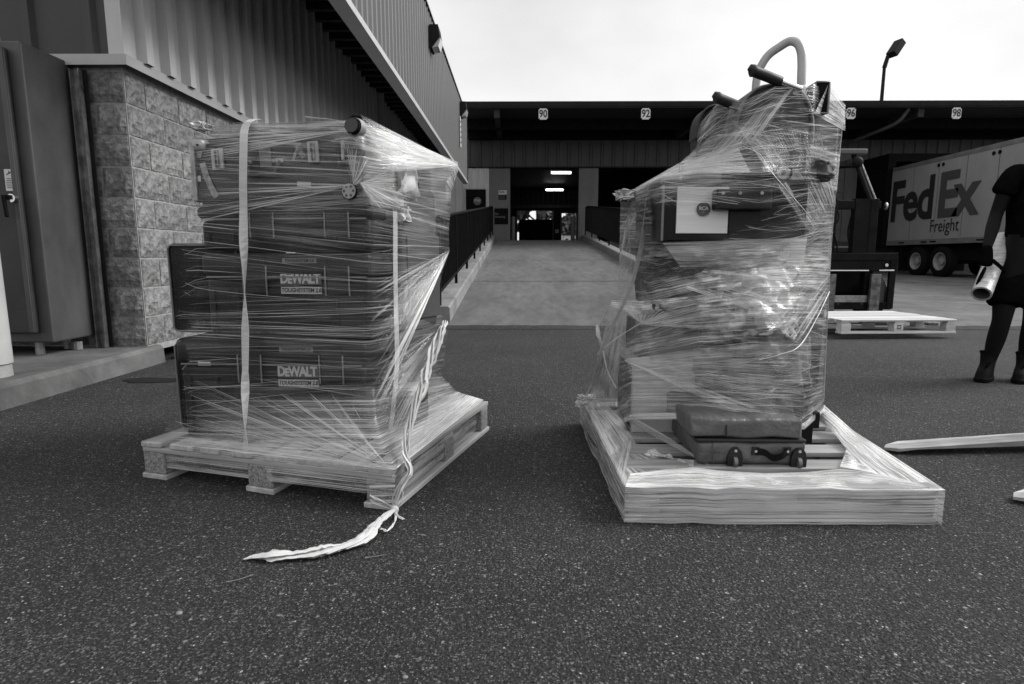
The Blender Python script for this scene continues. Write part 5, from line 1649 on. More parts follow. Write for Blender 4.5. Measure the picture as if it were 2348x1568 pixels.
# corner block wraps near the knot
for k, z in enumerate((.03, .055, .085)):
    a = W(852, 1150, Z=z); 
    fm.patch([W(850, 1172, Y=1.90) + Vector((0, -.01, z)), W(906, 1176, Y=1.87) + Vector((.005, -.012, z + .012))], [W(850, 1172, Y=1.90) + Vector((0, -.01, z + .018)), W(906, 1176, Y=1.87) + Vector((.005, -.012, z + .022))], dens=.5, nu=8, nv=3, wr=.004)
fl = [PFL, W(372, 995, Y=2.24), W(396, 960, Y=2.26), W(399, 880, Y=2.28), W(399, 772, Y=2.28), W(386, 742, Y=2.32), W(378, 715, Y=2.33), W(374, 600, Y=2.33), W(372, 517, Y=2.33), W(416, 500, Y=2.27), W(438, 455, Y=2.22), W(438, 380, Y=2.215), W(437, 305, Y=2.215), W(450, 288, Y=2.26)]
fr_ = [PFR, W(868, 1010, Y=1.98), W(856, 960, Y=2.06), W(852, 880, Y=2.12), W(851, 792, Y=2.125), W(853, 750, Y=2.13), W(853, 700, Y=2.13), W(855, 640, Y=2.13), W(855, 570, Y=2.13), W(854, 500, Y=2.13), W(845, 455, Y=2.12), W(832, 400, Y=2.10), W(824, 330, Y=2.085), W(822, 275, Y=2.10)]
br = [PBR, W(1075, 910, Y=2.80), W(1045, 896, Y=2.76), W(1013, 862, Y=2.72), W(1027, 742, Y=2.74), W(1006, 712, Y=2.70), W(999, 690, Y=2.70), W(1012, 630, Y=2.70), W(1030, 575, Y=2.72), W(1029, 540, Y=2.70), W(1031, 500, Y=2.70), W(1033, 420, Y=2.70), W(1049, 392, Y=2.72), W(1050, 372, Y=2.72)]
bl = [PBL, Vector((-1.14, 3.10, .22)), Vector((-1.10, 3.06, .30)), Vector((-1.08, 3.05, .40)), Vector((-1.08, 3.05, .55)), Vector((-1.08, 3.05, .62)), Vector((-1.08, 3.05, .70)), Vector((-1.08, 3.05, .80)), Vector((-1.08, 3.03, .93)), Vector((-1.08, 3.0, 1.0)), Vector((-1.08, 2.98, 1.08)), Vector((-1.08, 2.95, 1.17)), Vector((-1.08, 2.9, 1.25)), Vector((-1.08, 2.9, 1.30))]
fmid = [LB.lerp(LA, .30) + Vector((0, -.003, .148)), W(470, 1000, Y=2.15), W(450, 960, Y=2.165), W(440, 880, Y=2.17), W(430, 770, Y=2.17), W(455, 742, Y=2.17), W(460, 715, Y=2.175), W(458, 600, Y=2.18), W(452, 517, Y=2.185), W(450, 500, Y=2.19), W(452, 455, Y=2.19), W(452, 380, Y=2.20), W(452, 300, Y=2.205), W(470, 282, Y=2.24)]
rows = [list(x) for x in zip(fl, fmid, fr_, br, bl)]
dens_front = [.26, .10, .045, .03, .09, .055, .035, .03, .065, .075, .045, .035, .04]
dens_right = [.50, .28, .12, .07, .05, .05, .05, .09, .07, .07, .10, .22, .40]
nst = [26, 16, 12, 12, 8, 6, 9, 8, 8, 10, 14, 14, 12]
dpt = lambda L_: [L_[0]] + [(L_[i] + L_[i + 1]) / 2 for i in range(len(L_) - 1)] + [L_[-1]]
df_, dr_ = dpt(dens_front), dpt(dens_right)
DN = [[df_[i] * .15, df_[i] * .8, (df_[i] + dr_[i]) / 2, dr_[i], (.10 if i < 3 else .05), df_[i] * .15] for i in range(len(rows))]
fm.grid([r_ + [r_[0]] for r_ in rows], DN, su=20, sv=7, wr=.0035, strands=330, flen=(.06, .34))
# top sheet
fm.patch([rows[-1][0], rows[-1][2]], [rows[-1][4], rows[-1][3]], dens=.45, nu=24, nv=12, wr=.008)
# second layer: sheets pulled from corner to corner
off = Vector((.0, -.012, 0))
def fan(pt, edge, dens, n=30, st=60, **k):
    pt = Vector(pt) + off; e = [Vector(q) + off for q in edge]
    mid = e[0]
    d0 = [e[0], pt + (e[0] - pt) * .015]; d1 = [e[-1], pt + (e[-1] - pt) * .015]
    # creases run from the edge to the point
    N_ = len(e)
    for i in range(N_ - 1):
        # film layers pile up towards the point and thin out to nothing at the outer edge
        fm.patch([e[i], pt + (e[i] - pt) * .02], [e[i + 1], pt + (e[i + 1] - pt) * .02], dens=dens, nu=n, nv=8, strands=int(st * .62) // (N_ - 1), wr=.002, fade=1.0, flo=(i == 0), fhi=(i == N_ - 2), **k)
K1_ = W(1032, 572, Y=2.70)
fan(K1_, [W(852, 640, Y=2.115), W(852, 790, Y=2.11), W(858, 900, Y=2.10), W(866, 960, Y=2.06)], .05, st=110, span=.5)
K2_ = W(1022, 742, Y=2.70)
fan(K2_, [W(853, 840, Y=2.10), W(856, 930, Y=2.06), W(880, 1010, Y=1.98), W(930, 1040, Y=2.0)], .06, st=90, span=.5)
fan(PFR, [W(440, 860, Y=2.16), W(440, 920, Y=2.155), W(430, 985, Y=2.15), W(350, 1018, Y=2.19)], .08, st=100, span=.35)
fan(W(892, 1068, Y=1.90), [W(800, 900, Y=2.11), W(700, 900, Y=2.12), W(600, 900, Y=2.14), W(480, 900, Y=2.17)], .07, st=40, span=.4)
# pallet top, bright band between the right edge and the load
fan(PBR, [PFR, W(885, 1045, Y=1.96), W(905, 1010, Y=2.10), W(960, 960, Y=2.3)], .9, st=150, span=.5)
fm.patch([PFR + Vector((.004, 0, .004)), PBR + Vector((0, 0, .006))], [W(925, 1000, Y=2.12), W(1046, 898, Y=2.765)], dens=1.0, dhi=.35, nu=30, nv=14, wr=.005, strands=90, span=.3)
fan(W(1052, 380, Y=2.70), [W(826, 262, Y=2.12), W(838, 300, Y=2.09), W(850, 345, Y=2.09), W(862, 400, Y=2.10)], .28, st=190, span=.35)
fan(W(815, 425, Y=2.08), [W(445, 400, Y=2.20), W(450, 470, Y=2.19), W(440, 515, Y=2.19)], .012, st=44, span=.35)
fan(W(812, 425, Y=2.08), [W(770, 300, Y=2.10), W(835, 350, Y=2.08), W(900, 400, Y=2.2)], .12, st=60, span=.3)
fan(W(826, 420, Y=2.09), [W(900, 380, Y=2.25), W(960, 430, Y=2.45), W(940, 470, Y=2.4), W(860, 500, Y=2.15)], .34, st=60, span=.3)
fan(W(808, 300, Y=2.075), [W(445, 305, Y=2.20), W(442, 350, Y=2.205), W(444, 380, Y=2.205)], .02, st=46, span=.3)
fm.patch([W(372, 516, Y=2.33), W(850, 470, Y=2.12)], [W(440, 470, Y=2.23), W(850, 440, Y=2.11)], dens=.09, nu=30, nv=8, strands=30)
# flared web at the upper right corner and at the left side
fm.patch([W(1050, 378, Y=2.70), W(1050, 392, Y=2.70)], [W(1020, 420, Y=2.6), W(1034, 440, Y=2.68)], dens=.3, nu=8, nv=8)
fm.make(lf)

# gathered film rope and tail
rp = thing('film_tail', 'twisted film tail knotted at the pallet corner and trailing over the asphalt', 'film tail', W(905, 1178, Z=0))
def gp(x, y, z=.012): return W(x, y, Z=z)
def strands_rope(bm, P, r, n=5, spread=1.0, seed=0, tw=.5, flat=.55):
    rr = random.Random(seed)
    R_ = r if isinstance(r, list) else [r] * len(P)
    for k in range(n):
        ph = rr.uniform(0, 6.28); pts = []
        rad = []
        for i, p in enumerate(P):
            a = ph + tw * i; q = R_[i] * spread * (.55 + .45 * rr.random())
            t = (P[min(i + 1, len(P) - 1)] - P[max(i - 1, 0)]).normalized()
            s = t.cross(Vector((0, 0, 1)));
            if s.length < .1: s = Vector((1, 0, 0))
            s.normalize(); u = s.cross(t)
            pts.append(p + s * math.cos(a) * q + u * math.sin(a) * q * .5)
            rad.append(max(.0012, R_[i] * rr.uniform(.45, .65)))
        tube(bm, pts, rad, 6, flat=flat)
tail = catmull([gp(905, 1168, .03), gp(885, 1182, .018), gp(862, 1202, .015), gp(838, 1228, .015), gp(800, 1248, .017), gp(760, 1258, .017), gp(720, 1266, .016), gp(670, 1272, .015), gp(620, 1274, .013), gp(585, 1276, .010), gp(558, 1282, .005)], 5)
nT = len(tail); rad = [.006 + .011 * min(1, i / (nT * .25)) * (1 + .35 * math.sin(i * .5)) if i < nT * .8 else .014 * max(.08, (nT - i) / (nT * .2)) for i in range(nT)]
bm = B(); strands_rope(bm, tail, rad, 7, 1.0, 3, .12); wobj('tail', bm, M_rope, rp, smooth=60)
up_ = catmull([W(905, 1166, Y=1.86), W(918, 1120, Y=1.86), W(940, 1080, Y=1.9), W(930, 1040, Y=1.93), W(938, 980, Y=2.0), W(952, 930, Y=2.08), W(968, 890, Y=2.15), W(975, 860, Y=2.2), W(990, 820, Y=2.35), W(1005, 775, Y=2.5), W(1020, 738, Y=2.68)], 5)
nT = len(up_)
rad = [.004 + .013 * (i / nT) ** .6 * (1 if i < nT - 3 else .5) for i in range(nT)]
bm = B(); strands_rope(bm, up_, rad, 7, 1.3, 5, .25); wobj('rope', bm, M_rope, rp, smooth=60)
bm = B()
for pts in ([(905, 1168), (900, 1140), (918, 1105), (935, 1085)], [(905, 1168), (920, 1150), (925, 1110), (943, 1088)], [(905, 1168), (880, 1150), (855, 1140), (848, 1135)], [(905, 1170), (870, 1158), (850, 1148)]):
    strands_rope(bm, catmull([W(x, y, Y=1.86) for x, y in pts], 4), .004, 3, 1, 8, .4)
for pts in ([(905, 1170), (908, 1190), (900, 1205), (885, 1218)], [(905, 1170), (912, 1182), (925, 1190)], [(885, 1218), (880, 1214), (872, 1212)]):
    strands_rope(bm, catmull([gp(x, y, .010) for x, y in pts], 4), .0035, 3, 1.2, 9, .5)
sph(bm, W(905, 1168, Y=1.855), .014, 10, (1, .8, 1.1))
wobj('knot', bm, M_rope, rp, smooth=60)
# ---------------------------------------------------------------- right pallet and its load
RA = W(1437, 1197, Z=0.0)
RW, RD, RH = .995, 1.13, .120
rp_ = pallet('wooden_pallet', 'weathered pallet with gapped boards under the right wrapped load', (RA.x, RA.y, 0), 0, RW, RD, (M_wood, M_woodY), deck='x', nb=7, H=RH, block=M_wood, bd=.095)
RZ0 = RH + .001
M_bag = mat('grey_luggage_fabric', .095, .45, var=.25, scale=7, bump=1.0, bscale=9, bdist=.03, spec=.4)
M_bagblack = mat('black_luggage_trim', .010, .5, spec=.4)
# soft suitcase lying flat
sA = W(1597, 1066, Z=RZ0)
bgp = Vector((sA.x, sA.y, RZ0))
sw = W(1850, 1071, Z=RZ0).x - sA.x
bag = thing('soft_suitcase', 'grey soft wheeled suitcase lying flat, peeking out under the wrap of the right load', 'suitcase', bgp, R(-1.5))
def puff(bm, x0, x1, y0, y1, z0, z1, r=.03, n=10, amp=.006, seed=0, fr=9):
    g = bmesh.new(); box(g, ((x0 + x1) / 2, (y0 + y1) / 2, (z0 + z1) / 2), (x1 - x0, y1 - y0, z1 - z0), bevel=r, seg=4)
    bmesh.ops.subdivide_edges(g, edges=g.edges[:], cuts=3, use_grid_fill=True)
    bmesh.ops.triangulate(g, faces=[f for f in g.faces if len(f.verts) > 4])
    for v in g.verts:
        q = v.co * fr + Vector((seed, 0, seed * 2))
        v.co += Vector((noise.noise(q), noise.noise(q + Vector((3, 3, 3))), noise.noise(q + Vector((7, 1, 4))))) * amp
    me = bpy.data.meshes.new('t'); g.to_mesh(me); g.free(); bm.from_mesh(me); bpy.data.meshes.remove(me)
    return bm
bm = B(); puff(bm, 0, sw, 0, .50, 0, .088, .022, seed=1, amp=.009, fr=13); obj('lower_body', bm, M_bag, bag, smooth=80)
bm = B(); puff(bm, -.028, sw - .015, .006, .50, .094, .172, .014, seed=5, amp=.013, fr=15); obj('upper_body', bm, M_bag, bag, smooth=80)
bm = B(); b3(bm, -.008, sw - .004, -.002, .505, .084, .097, bevel=.005); obj('zip_band', bm, M_bagblack, bag)
bm = B()
for x in (.055, sw - .01): tube(bm, [(x, -.004, .012), (x - .003, -.005, .05), (x - .004, -.002, .082)], .0018, 5)
obj('seam', bm, M_gcase, bag)
bm = B(); tube(bm, [(.10, .006, .105), (.098, .004, .14), (.10, .012, .168)], .0025, 5); obj('seam', bm, M_bagblack, bag)
for px in (1682, 1826):
    x = W(px, 1050, Y=sA.y).x - sA.x
    bm = B(); prism(bm, [(-.026, 0), (.026, 0), (.027, .03), (.020, .055), (.008, .068), (-.008, .068), (-.020, .055), (-.027, .03)], (x, -.010, .001), (1, 0, 0), (0, 0, 1), (0, .016, 0))
    wh = obj('wheel_housing', bm, M_bagblack, bag)
    bm = B(); cyl(bm, (x, -.013, .058), (x, -.009, .058), .0055, n=12); obj('rivet', bm, M_chrome, wh)
    bm = B(); cyl(bm, (x - .006, -.008, .016), (x + .006, -.008, .016), .019, n=18); obj('wheel', bm, mat('grey_wheel', .12, .5), bag, smooth=40)
h0, h1 = W(1728, 1043, Y=sA.y).x - sA.x, W(1800, 1040, Y=sA.y).x - sA.x
bm = B(); ribbon(bm, catmull([Vector((h0, -.006, .055)), Vector((h0 + .03, -.014, .053)), Vector(((h0 + h1) / 2, -.024, .038)), Vector((h1 - .02, -.020, .046)), Vector((h1, -.006, .058))], 4), .024, [Vector((0, 0, 1))] * 17, .002); obj('grab_handle', bm, M_rubber, bag, smooth=60)
bm = B()
for x in (h0, h1): b3(bm, x - .013, x + .013, -.008, -.003, .04, .072, bevel=.002)
obj('handle_patch', bm, M_bagblack, bag)
bm = B()
for x in (h0, h1): cyl(bm, (x, -.012, .057), (x, -.006, .057), .0048, n=10)
obj('rivet', bm, M_chrome, bag)

# cartons at the left of the load
M_card = mat('pale_carton', .50, .75, var=.1, scale=6)
M_card2 = mat('mid_carton', .13, .75, var=.2, scale=6)
p = W(1446, 992, Z=RZ0)
case('carton', 'pale carton at the lower left of the right load, the film pulled off its corner', 'carton', (p.x, p.y, RZ0), 0, .26, .34, .305, M_card, None, .005)
bm = B(); b3(bm, -.003, .0, .02, .32, .02, .28); o = obj('shaded_side', bm, M_card2, bpy.data.objects['carton.001'])  # dark sheet over the left face; that side's shade put into its colour
p = W(1466, 800, Y=2.44)
case('carton', 'grey carton stacked on the pale carton of the right load', 'carton', (p.x, p.y, RZ0 + .307), 0, .30, .32, .155, M_card2, None, .005)
case('hard_case', 'black case hidden in the shade behind the grey soft suitcase', 'case', (W(1660, 1000, Y=2.62).x, 2.55, RZ0), 0, .28, .30, .22, M_case, None, .02)
# fabric bundle and duffels
M_mott = mat('mottled_fabric', .10, .8, var=.75, scale=14, bump=.6, bscale=18, bdist=.012, detail=8, lo=.42, hi=.6)
cloth('fabric_bundle', 'large mottled pale fabric bundle bulging in the middle of the right load', 'bundle', W(1706, 800, Y=2.44), (.205, .20, .265), M_mott, 2, sub=6, amp=.22, fr=2.5)
cloth('bundled_sheet', 'pale crumpled sheet added as a bright highlight at the top centre of the mottled bundle', 'sheet', W(1735, 690, Y=2.31), (.125, .10, .125), M_cloth_l, 41, sub=5, amp=.3, fr=2.6)  # added pale sheet, brightens the film over the middle of the bundle
M_duf = mat('dark_duffel_fabric', .045, .8, var=.4, scale=12, bump=.5, bscale=30, bdist=.01)
cloth('duffel_bag', 'dark crumpled duffel bag left of the mottled bundle, under the black cabinet', 'bag', W(1545, 665, Y=2.50), (.135, .20, .13), M_duf, 12, sub=5, amp=.25)
cloth('folded_blanket', 'pale folded blanket lying flat under the black cabinet with the emblem', 'blanket', (.83, 2.42, .872), (.26, .22, .030), M_cloth_l, 14, sub=5, amp=.25, fr=3)
# black cabinet with pale panel and round emblem
ca = W(1518, 480, Y=2.15); cb = W(1848, 480, Y=2.17); cz_lo, cz_hi = W(1518, 552, Y=2.15).z, W(1518, 412, Y=2.15).z
cabn = thing('media_cabinet', 'glossy black cabinet with a pale front panel and round RCA emblem', 'cabinet', (ca.x, 2.15, cz_lo), R(1.5))
M_gloss = mat('glossy_black', .005, .25, spec=.15)
cwid = cb.x - ca.x; chh = cz_hi - cz_lo
bm = B(); b3(bm, 0, cwid, 0, .42, 0, chh - .016, bevel=.003); obj('body', bm, M_gloss, cabn)
bm = B(); b3(bm, -.004, cwid + .004, -.006, .425, chh - .015, chh, bevel=.003); obj('top_board', bm, M_gloss, cabn)
bm = B(); b3(bm, -.002, .006, -.003, .003, 0, chh - .017, bevel=.001); obj('edge_strip', bm, M_rimlite, cabn)
def cp(px, py):
    w = W(px, py, Y=2.15); return (w.x - ca.x), (w.z - cz_lo)
x0, z1 = cp(1552, 429); x1, z0 = cp(1666, 535)
bm = B(); b3(bm, x0, x1, -.009, -.001, z0, z1, bevel=.001); obj('front_panel', bm, mat('brushed_panel', .72, .6, var=.08, scale=3, stretch=(1, 1, 30)), cabn)
cx_, cz_ = cp(1610, 480)
bm = B(); cyl(bm, (cx_, -.016, cz_), (cx_, -.009, cz_), .0235, n=36); em = obj('emblem', bm, mat('emblem_disc', .06, .4), cabn, smooth=40)
bm = B(); cyl(bm, (cx_, -.0155, cz_), (cx_, -.0105, cz_), .0248, n=36, caps=False); obj('emblem_rim', bm, M_chrome, em)
mesh_obj('lettering', text_me('RCA', size=.0185, offset=.0, extrude=.0004, space=.88), mat('emblem_letters', .7, .4), em, (cx_, -.0168, cz_ + .002), (R(90), 0, 0))
bm = B(); tube(bm, [(cx_ - .002, -.0168, cz_ - .008), (cx_ + .003, -.0168, cz_ - .014), (cx_ - .005, -.0168, cz_ - .013)], .0007, 4); obj('emblem_flash', bm, M_ginsert, em)
x0, z1 = cp(1672, 500); x1, z0 = cp(1836, 548)
bm = B(); b3(bm, x0, x1, -.004, -.001, .012, chh - .02, bevel=.001); obj('glass_door', bm, M_gloss, cabn)
# chrome post standing on the cabinet
q = W(1560, 405, Y=2.24)
t = thing('chrome_post', 'small chrome post standing on the left of the black cabinet', 'post', (q.x, q.y, cz_hi + .002))
bm = B(); cyl(bm, (0, 0, 0), (0, 0, .062), .0068, n=14); obj('stem', bm, M_chrome, t, smooth=40)
bm = B(); cyl(bm, (0, 0, .0621), (0, 0, .068), .009, n=14); cyl(bm, (0, 0, .036), (0, 0, .041), .0085, n=14); obj('collar', bm, M_black, t, smooth=40)
# dark clamp block in front of the cabinet
a = W(1634, 436, Y=2.13); b_ = W(1760, 482, Y=2.13)
t = thing('tool_case', 'small dark latch box in front of the upper right of the black cabinet', 'case', (a.x, 2.095, b_.z))
bm = B(); b3(bm, 0, b_.x - a.x, 0, .045, 0, a.z - b_.z, bevel=.006); obj('body', bm, mat('clamp_black', .016, .5, var=.3, scale=9, spec=.2), t)
bm = B()
for k in (.12, .42, .8): cyl(bm, ((b_.x - a.x) * k, -.004, (a.z - b_.z) * .8), ((b_.x - a.x) * k, 0, (a.z - b_.z) * .8), .006, n=10)
obj('screw', bm, M_steel, t)

# hand truck: loop handle, two grips, rails, axle and caster
ht = thing('hand_truck', 'grey tubular hand truck with loop handle and black grips topping the right load', 'hand truck', (1.0, 2.30, cz_hi))
M_tubeg = mat('painted_tube', .40, .35, spec=.5)
M_grip = mat('rubber_grip', .006, .55, bump=.1, bscale=100)
bm = B(); tube(bm, catmull([W(1738, 300, Y=2.36), W(1732, 225, Y=2.36), W(1736, 173, Y=2.35), W(1747, 147, Y=2.34), W(1763, 125, Y=2.33), W(1788, 107, Y=2.31), W(1810, 95, Y=2.29), W(1827, 99, Y=2.27), W(1836, 117, Y=2.26), W(1838, 145, Y=2.255), W(1837, 190, Y=2.25), W(1837, 300, Y=2.25)], 6), .0152, 14); wobj('loop_handle', bm, M_tubeg, ht, smooth=60)
for (x0, y0, x1, y1, x2, y2, Yg) in ((1722, 161, 1790, 188, 1835, 205, 2.18), (1640, 223, 1703, 248, 1745, 264, 2.24)):
    a, b_, c = W(x0, y0, Y=Yg), W(x1, y1, Y=Yg + .01), W(x2, y2, Y=Yg + .02)
    d_ = (b_ - a).normalized()
    bm = B(); tube(bm, [a - d_ * .006 + Vector((-.001, 0, -.004)), a - d_ * .003, a + d_ * .006, a + d_ * .016, a.lerp(b_, .5), b_ - d_ * .003, b_], [.010, .0185, .0215, .0185, .0180, .0178, .0165], 16); wobj('grip', bm, M_grip, ht, smooth=50)
    bm = B(); tube(bm, [b_ - d_ * .01, c], .0115, 12); wobj('grip_tube', bm, M_chrome, ht, smooth=60)
bm = B(); tube(bm, [W(1745, 264, Y=2.26), W(1835, 205, Y=2.20)], .0115, 10); tube(bm, [W(1760, 264, Y=2.30), W(1790, 520, Y=2.62)], .012, 10); tube(bm, [W(1840, 250, Y=2.26), W(1860, 520, Y=2.62)], .012, 10); wobj('rail', bm, M_tubeg, ht, smooth=60)
c = W(1795, 397, Y=2.115); A_ = Vector((-.15, -1, .08)).normalized()
bm = B(); cyl(bm, c, c - A_ * .05, .031, n=28); w_ = wobj('caster', bm, M_rubber, ht, smooth=40)
bm = B(); cyl(bm, c + A_ * .004, c, .021, .024, n=24); wobj('caster_hub', bm, M_steel, ht, smooth=40)
bm = B(); cyl(bm, c + A_ * .010, c, .007, n=12); wobj('axle_nut', bm, M_ink, ht)
bm = B(); tube(bm, [c - A_ * .02, c - A_ * .02 + Vector((-.10, .03, -.012)), c - A_ * .02 + Vector((-.19, .05, -.03))], .022, 10, flat=.6); wobj('fork_bracket', bm, M_black, ht, smooth=60)
# round-topped bag under the handle and small pouch to its left
def arch_bag(name, label, cx, cy, wpx, hpx, Yf, dep, m, mtop, seed):
    c = W(cx, cy, Y=Yf); hw = wpx / F * (Yf * .99) ; hh = hpx / F * (Yf * .99)
    t = thing(name, label, 'bag', (c.x, Yf, c.z - hh))
    out = []
    n = 22
    for k in range(n + 1):
        a = math.pi * (1 - k / n); ca, sa = math.cos(a), math.sin(a)
        out.append((math.copysign(abs(ca) ** .75, ca) * hw, hh * .75 + abs(sa) ** .75 * hh * 1.25))
    prof = [(-hw * .96, 0)] + out + [(hw * .96, 0)]
    bm = B(); prism(bm, prof, (0, 0, 0), (1, 0, 0), (0, 0, 1), (0, dep, 0))
    bmesh.ops.bevel(bm, geom=[e for e in bm.edges if abs(e.verts[0].co.y - e.verts[1].co.y) < 1e-6], offset=.02, segments=3, affect='EDGES')
    for v in bm.verts: v.co += Vector((0, 1, .4)) * noise.noise(v.co * 11 + Vector((seed, 0, 0))) * .008
    obj('body', bm, m, t, smooth=60)
    bm = B(); P = [Vector((x * 1.0, .010, z)) for x, z in out]
    tube(bm, P, .006, 6); obj('piping', bm, mtop, t, smooth=60)
    bm = B(); P = [Vector((x * 1.012, dep * .5, z * 1.012)) for x, z in out]
    ribbon(bm, P, dep * .8, [Vector((0, 1, 0))] * len(P), .002); obj('top_panel', bm, mtop, t, smooth=60)
    bm = B(); q = puff(B(), -hw * .6, hw * .6, -.03, .01, hh * .15, hh * .95, .015, seed=seed); q.free(); puff(bm, -hw * .6, hw * .62, -.028, .012, hh * .12, hh * .95, .012, seed=seed); obj('pocket', bm, m, t, smooth=80)
    return t
M_pad = mat('padded_fabric', .030, .75, var=.35, scale=16, bump=.4, bscale=40)
M_padl = mat('padded_fabric_light', .13, .75, var=.5, scale=30, bump=.4, bscale=50)
arch_bag('backpack', 'round-topped dark padded backpack under the hand truck handle', 1777, 300, 86, 98, 2.20, .17, M_pad, M_padl, 3)
arch_bag('pouch', 'small dark pouch at the upper left of the right load', 1650, 300, 48, 56, 2.34, .12, M_pad, M_pad, 6)
p = W(1882, 226, Y=2.24); 
case('battery_box', 'small black box at the very top right of the right load', 'box', (W(1866, 226, Y=2.24).x, 2.24, W(1882, 261, Y=2.24).z), 0, .054, .08, .112, M_black, M_rimlite, .004)
cloth('duffel_bag', 'dark duffel bag lying between the black cabinet and the backpack', 'bag', W(1790, 395, Y=2.33), (.17, .11, .045), M_duf, 22, sub=5, amp=.2)
# tall board-like case at the right rear
q0 = W(1937, 242, Y=2.46); q1 = W(1886, 930, Y=2.46)
case('flat_case', 'tall flat grey case standing upright along the right side of the right load', 'case', (q0.x - .215, 2.47, RZ0), 0, .205, .38, q0.z - RZ0 - .01, mat('grey_board', .045, .55, var=.3, scale=5), None, .012)
t = thing('wheel_chock', 'black block under the lower right corner of the right load', 'block', (W(1835, 985, Y=2.25).x, 2.25, RZ0))
bm = B(); b3(bm, 0, .05, 0, .3, 0, .13, bevel=.004); b3(bm, .02, .075, .002, .28, .06, .125, bevel=.004); obj('body', bm, M_case, t)

# strap on the left side
t = thing('strap', 'white printed strap running down the left side of the right load', 'strap', W(1376, 812, Y=2.45))
Ps = [W(1488, 425, Y=2.36), W(1480, 480, Y=2.33), W(1476, 520, Y=2.33), W(1470, 565, Y=2.33), W(1458, 615, Y=2.33), W(1445, 660, Y=2.34), W(1425, 705, Y=2.36), W(1408, 740, Y=2.39), W(1388, 780, Y=2.42), W(1374, 812, Y=2.45)]
P_ = catmull(Ps, 4)
sdir = [Vector((.55, .85, .0))] * 3 + [Vector((.8, .5, 0))] * 3 + [Vector((.9, .3, .3))] * 4
D = []
for i in range(len(P_)):
    f = i / (len(P_) - 1) * 9; a = min(8, int(f)); D.append(sdir[a].lerp(sdir[a + 1], f - a))
bm = B(); ribbon(bm, P_, .022, D, .0006); wobj('webbing', bm, M_strap, t)
me = text_me('SON', size=.034, offset=.001, extrude=.0003, space=1.0)
d1 = (Ps[3] - Ps[1]).normalized(); wdv = Vector((.55, .85, 0)).normalized(); nn = wdv.cross(d1).normalized()
if nn.y > 0: nn = -nn
rightv = d1; upv = nn.cross(rightv).normalized()
M = Matrix((( rightv.x, upv.x, nn.x), (rightv.y, upv.y, nn.y), (rightv.z, upv.z, nn.z))).to_4x4()
me.transform(Matrix.Translation(W(1477, 508, Y=2.33) + nn * .004 - t.location) @ M @ Matrix.Diagonal((1, .62, 1, 1)))
mesh_obj('lettering', me, mat('strap_print', .12, .6), t)

# ---------------------------------------------------------------- film round the right load
rf = thing('stretch_film', 'loose shiny stretch film draped and wound round the right load down to its pallet', 'stretch film', RA)
bpy.context.view_layer.update()
fr2 = Film(11)
o_ = .012
gNL, gNR, gFR, gFL = Vector((RA.x - o_, RA.y - o_, .004)), Vector((RA.x + RW + o_, RA.y - o_, .004)), Vector((RA.x + RW + o_, RA.y + RD + o_, .004)), Vector((RA.x - o_ - .02, RA.y + RD, .004))
def zz(v, z): return Vector((v.x, v.y, z))
tz_ = RH + .004
tNL, tNR, tFR, tFL = zz(gNL, tz_), zz(gNR, tz_ - .006), zz(gFR, tz_), zz(gFL, tz_ + .015)
def jit(a, b, n, s, up=.3):
    return [a] + [a.lerp(b, k / n) + Vector((rnd.uniform(-s, s), rnd.uniform(-s, s), rnd.uniform(-s, s * up))) for k in range(1, n)] + [b]
tN_ = jit(tNL, tNR, 14, .0045); gN_ = jit(gNL, gNR, 14, .004); tL_ = jit(tFL, tNL, 10, .007); gL_ = jit(gFL, gNL, 10, .006)
fr2.patch(gN_, tN_, dens=.30, nu=60, nv=12, wr=.005, ws=9, strands=200, span=.16)
fr2.patch(gL_, tL_, dens=.50, nu=50, nv=10, wr=.006, strands=120)
fr2.patch([gNR, gFR], [tNR, tFR], dens=.55, nu=30, nv=8, wr=.005, strands=40)
fr2.patch([gFR, gFL], [tFR, tFL], dens=.5, nu=20, nv=6)
# bright band over the near edge of the deck, its inner rim crumpled round the hole
inn = [W(1445, 1085, Y=1.87), W(1520, 1078, Y=1.92), W(1590, 1072, Y=1.95), W(1650, 1080, Y=1.93), W(1750, 1086, Y=1.925), W(1850, 1084, Y=1.93), W(1925, 1076, Y=1.95), W(2010, 1085, Y=1.92), W(2130, 1115, Y=1.80)]
fr2.patch(tN_, inn, dens=1.0, dhi=.75, nu=70, nv=14, wr=.008, ws=14, strands=200, span=.25)
# left flank: from the pallet edge steeply up to the cartons
lo = [tFL, tFL.lerp(tNL, .33), tFL.lerp(tNL, .66), tNL, inn[1]]
hi = [W(1352, 912, Y=2.86), W(1385, 925, Y=2.60), W(1428, 960, Y=2.42), W(1470, 1030, Y=2.22), W(1600, 1066, Y=2.0)]
fr2.patch(lo, hi, dens=.62, dhi=.30, nu=50, nv=16, wr=.008, strands=40)
for k in range(5):      # long creases running up the flank
    a0 = lo[0].lerp(lo[3], k / 5); a1 = lo[0].lerp(lo[3], (k + 1) / 5)
    b0 = W(1340 + k * 22, 935 + k * 14, Y=2.84 - k * .12); b1 = W(1362 + k * 22, 949 + k * 14, Y=2.72 - k * .12)
    fr2.patch([a0 + Vector((-.004, 0, 0)), b0], [a1 + Vector((-.004, 0, 0)), b1], dens=.10, nu=18, nv=6, strands=26, span=.18)
fr2.patch([W(1352, 912, Y=2.86), W(1372, 812, Y=2.55), W(1400, 700, Y=2.45)], [W(1410, 955, Y=2.55), W(1413, 880, Y=2.50), W(1440, 720, Y=2.45)], dens=.16, nu=20, nv=12, wr=.012, strands=30)
fr2.patch([W(1428, 960, Y=2.42), W(1640, 1075, Y=1.96)], [W(1440, 950, Y=2.36), W(1530, 1000, Y=2.16)], dens=.28, nu=24, nv=10, strands=50)
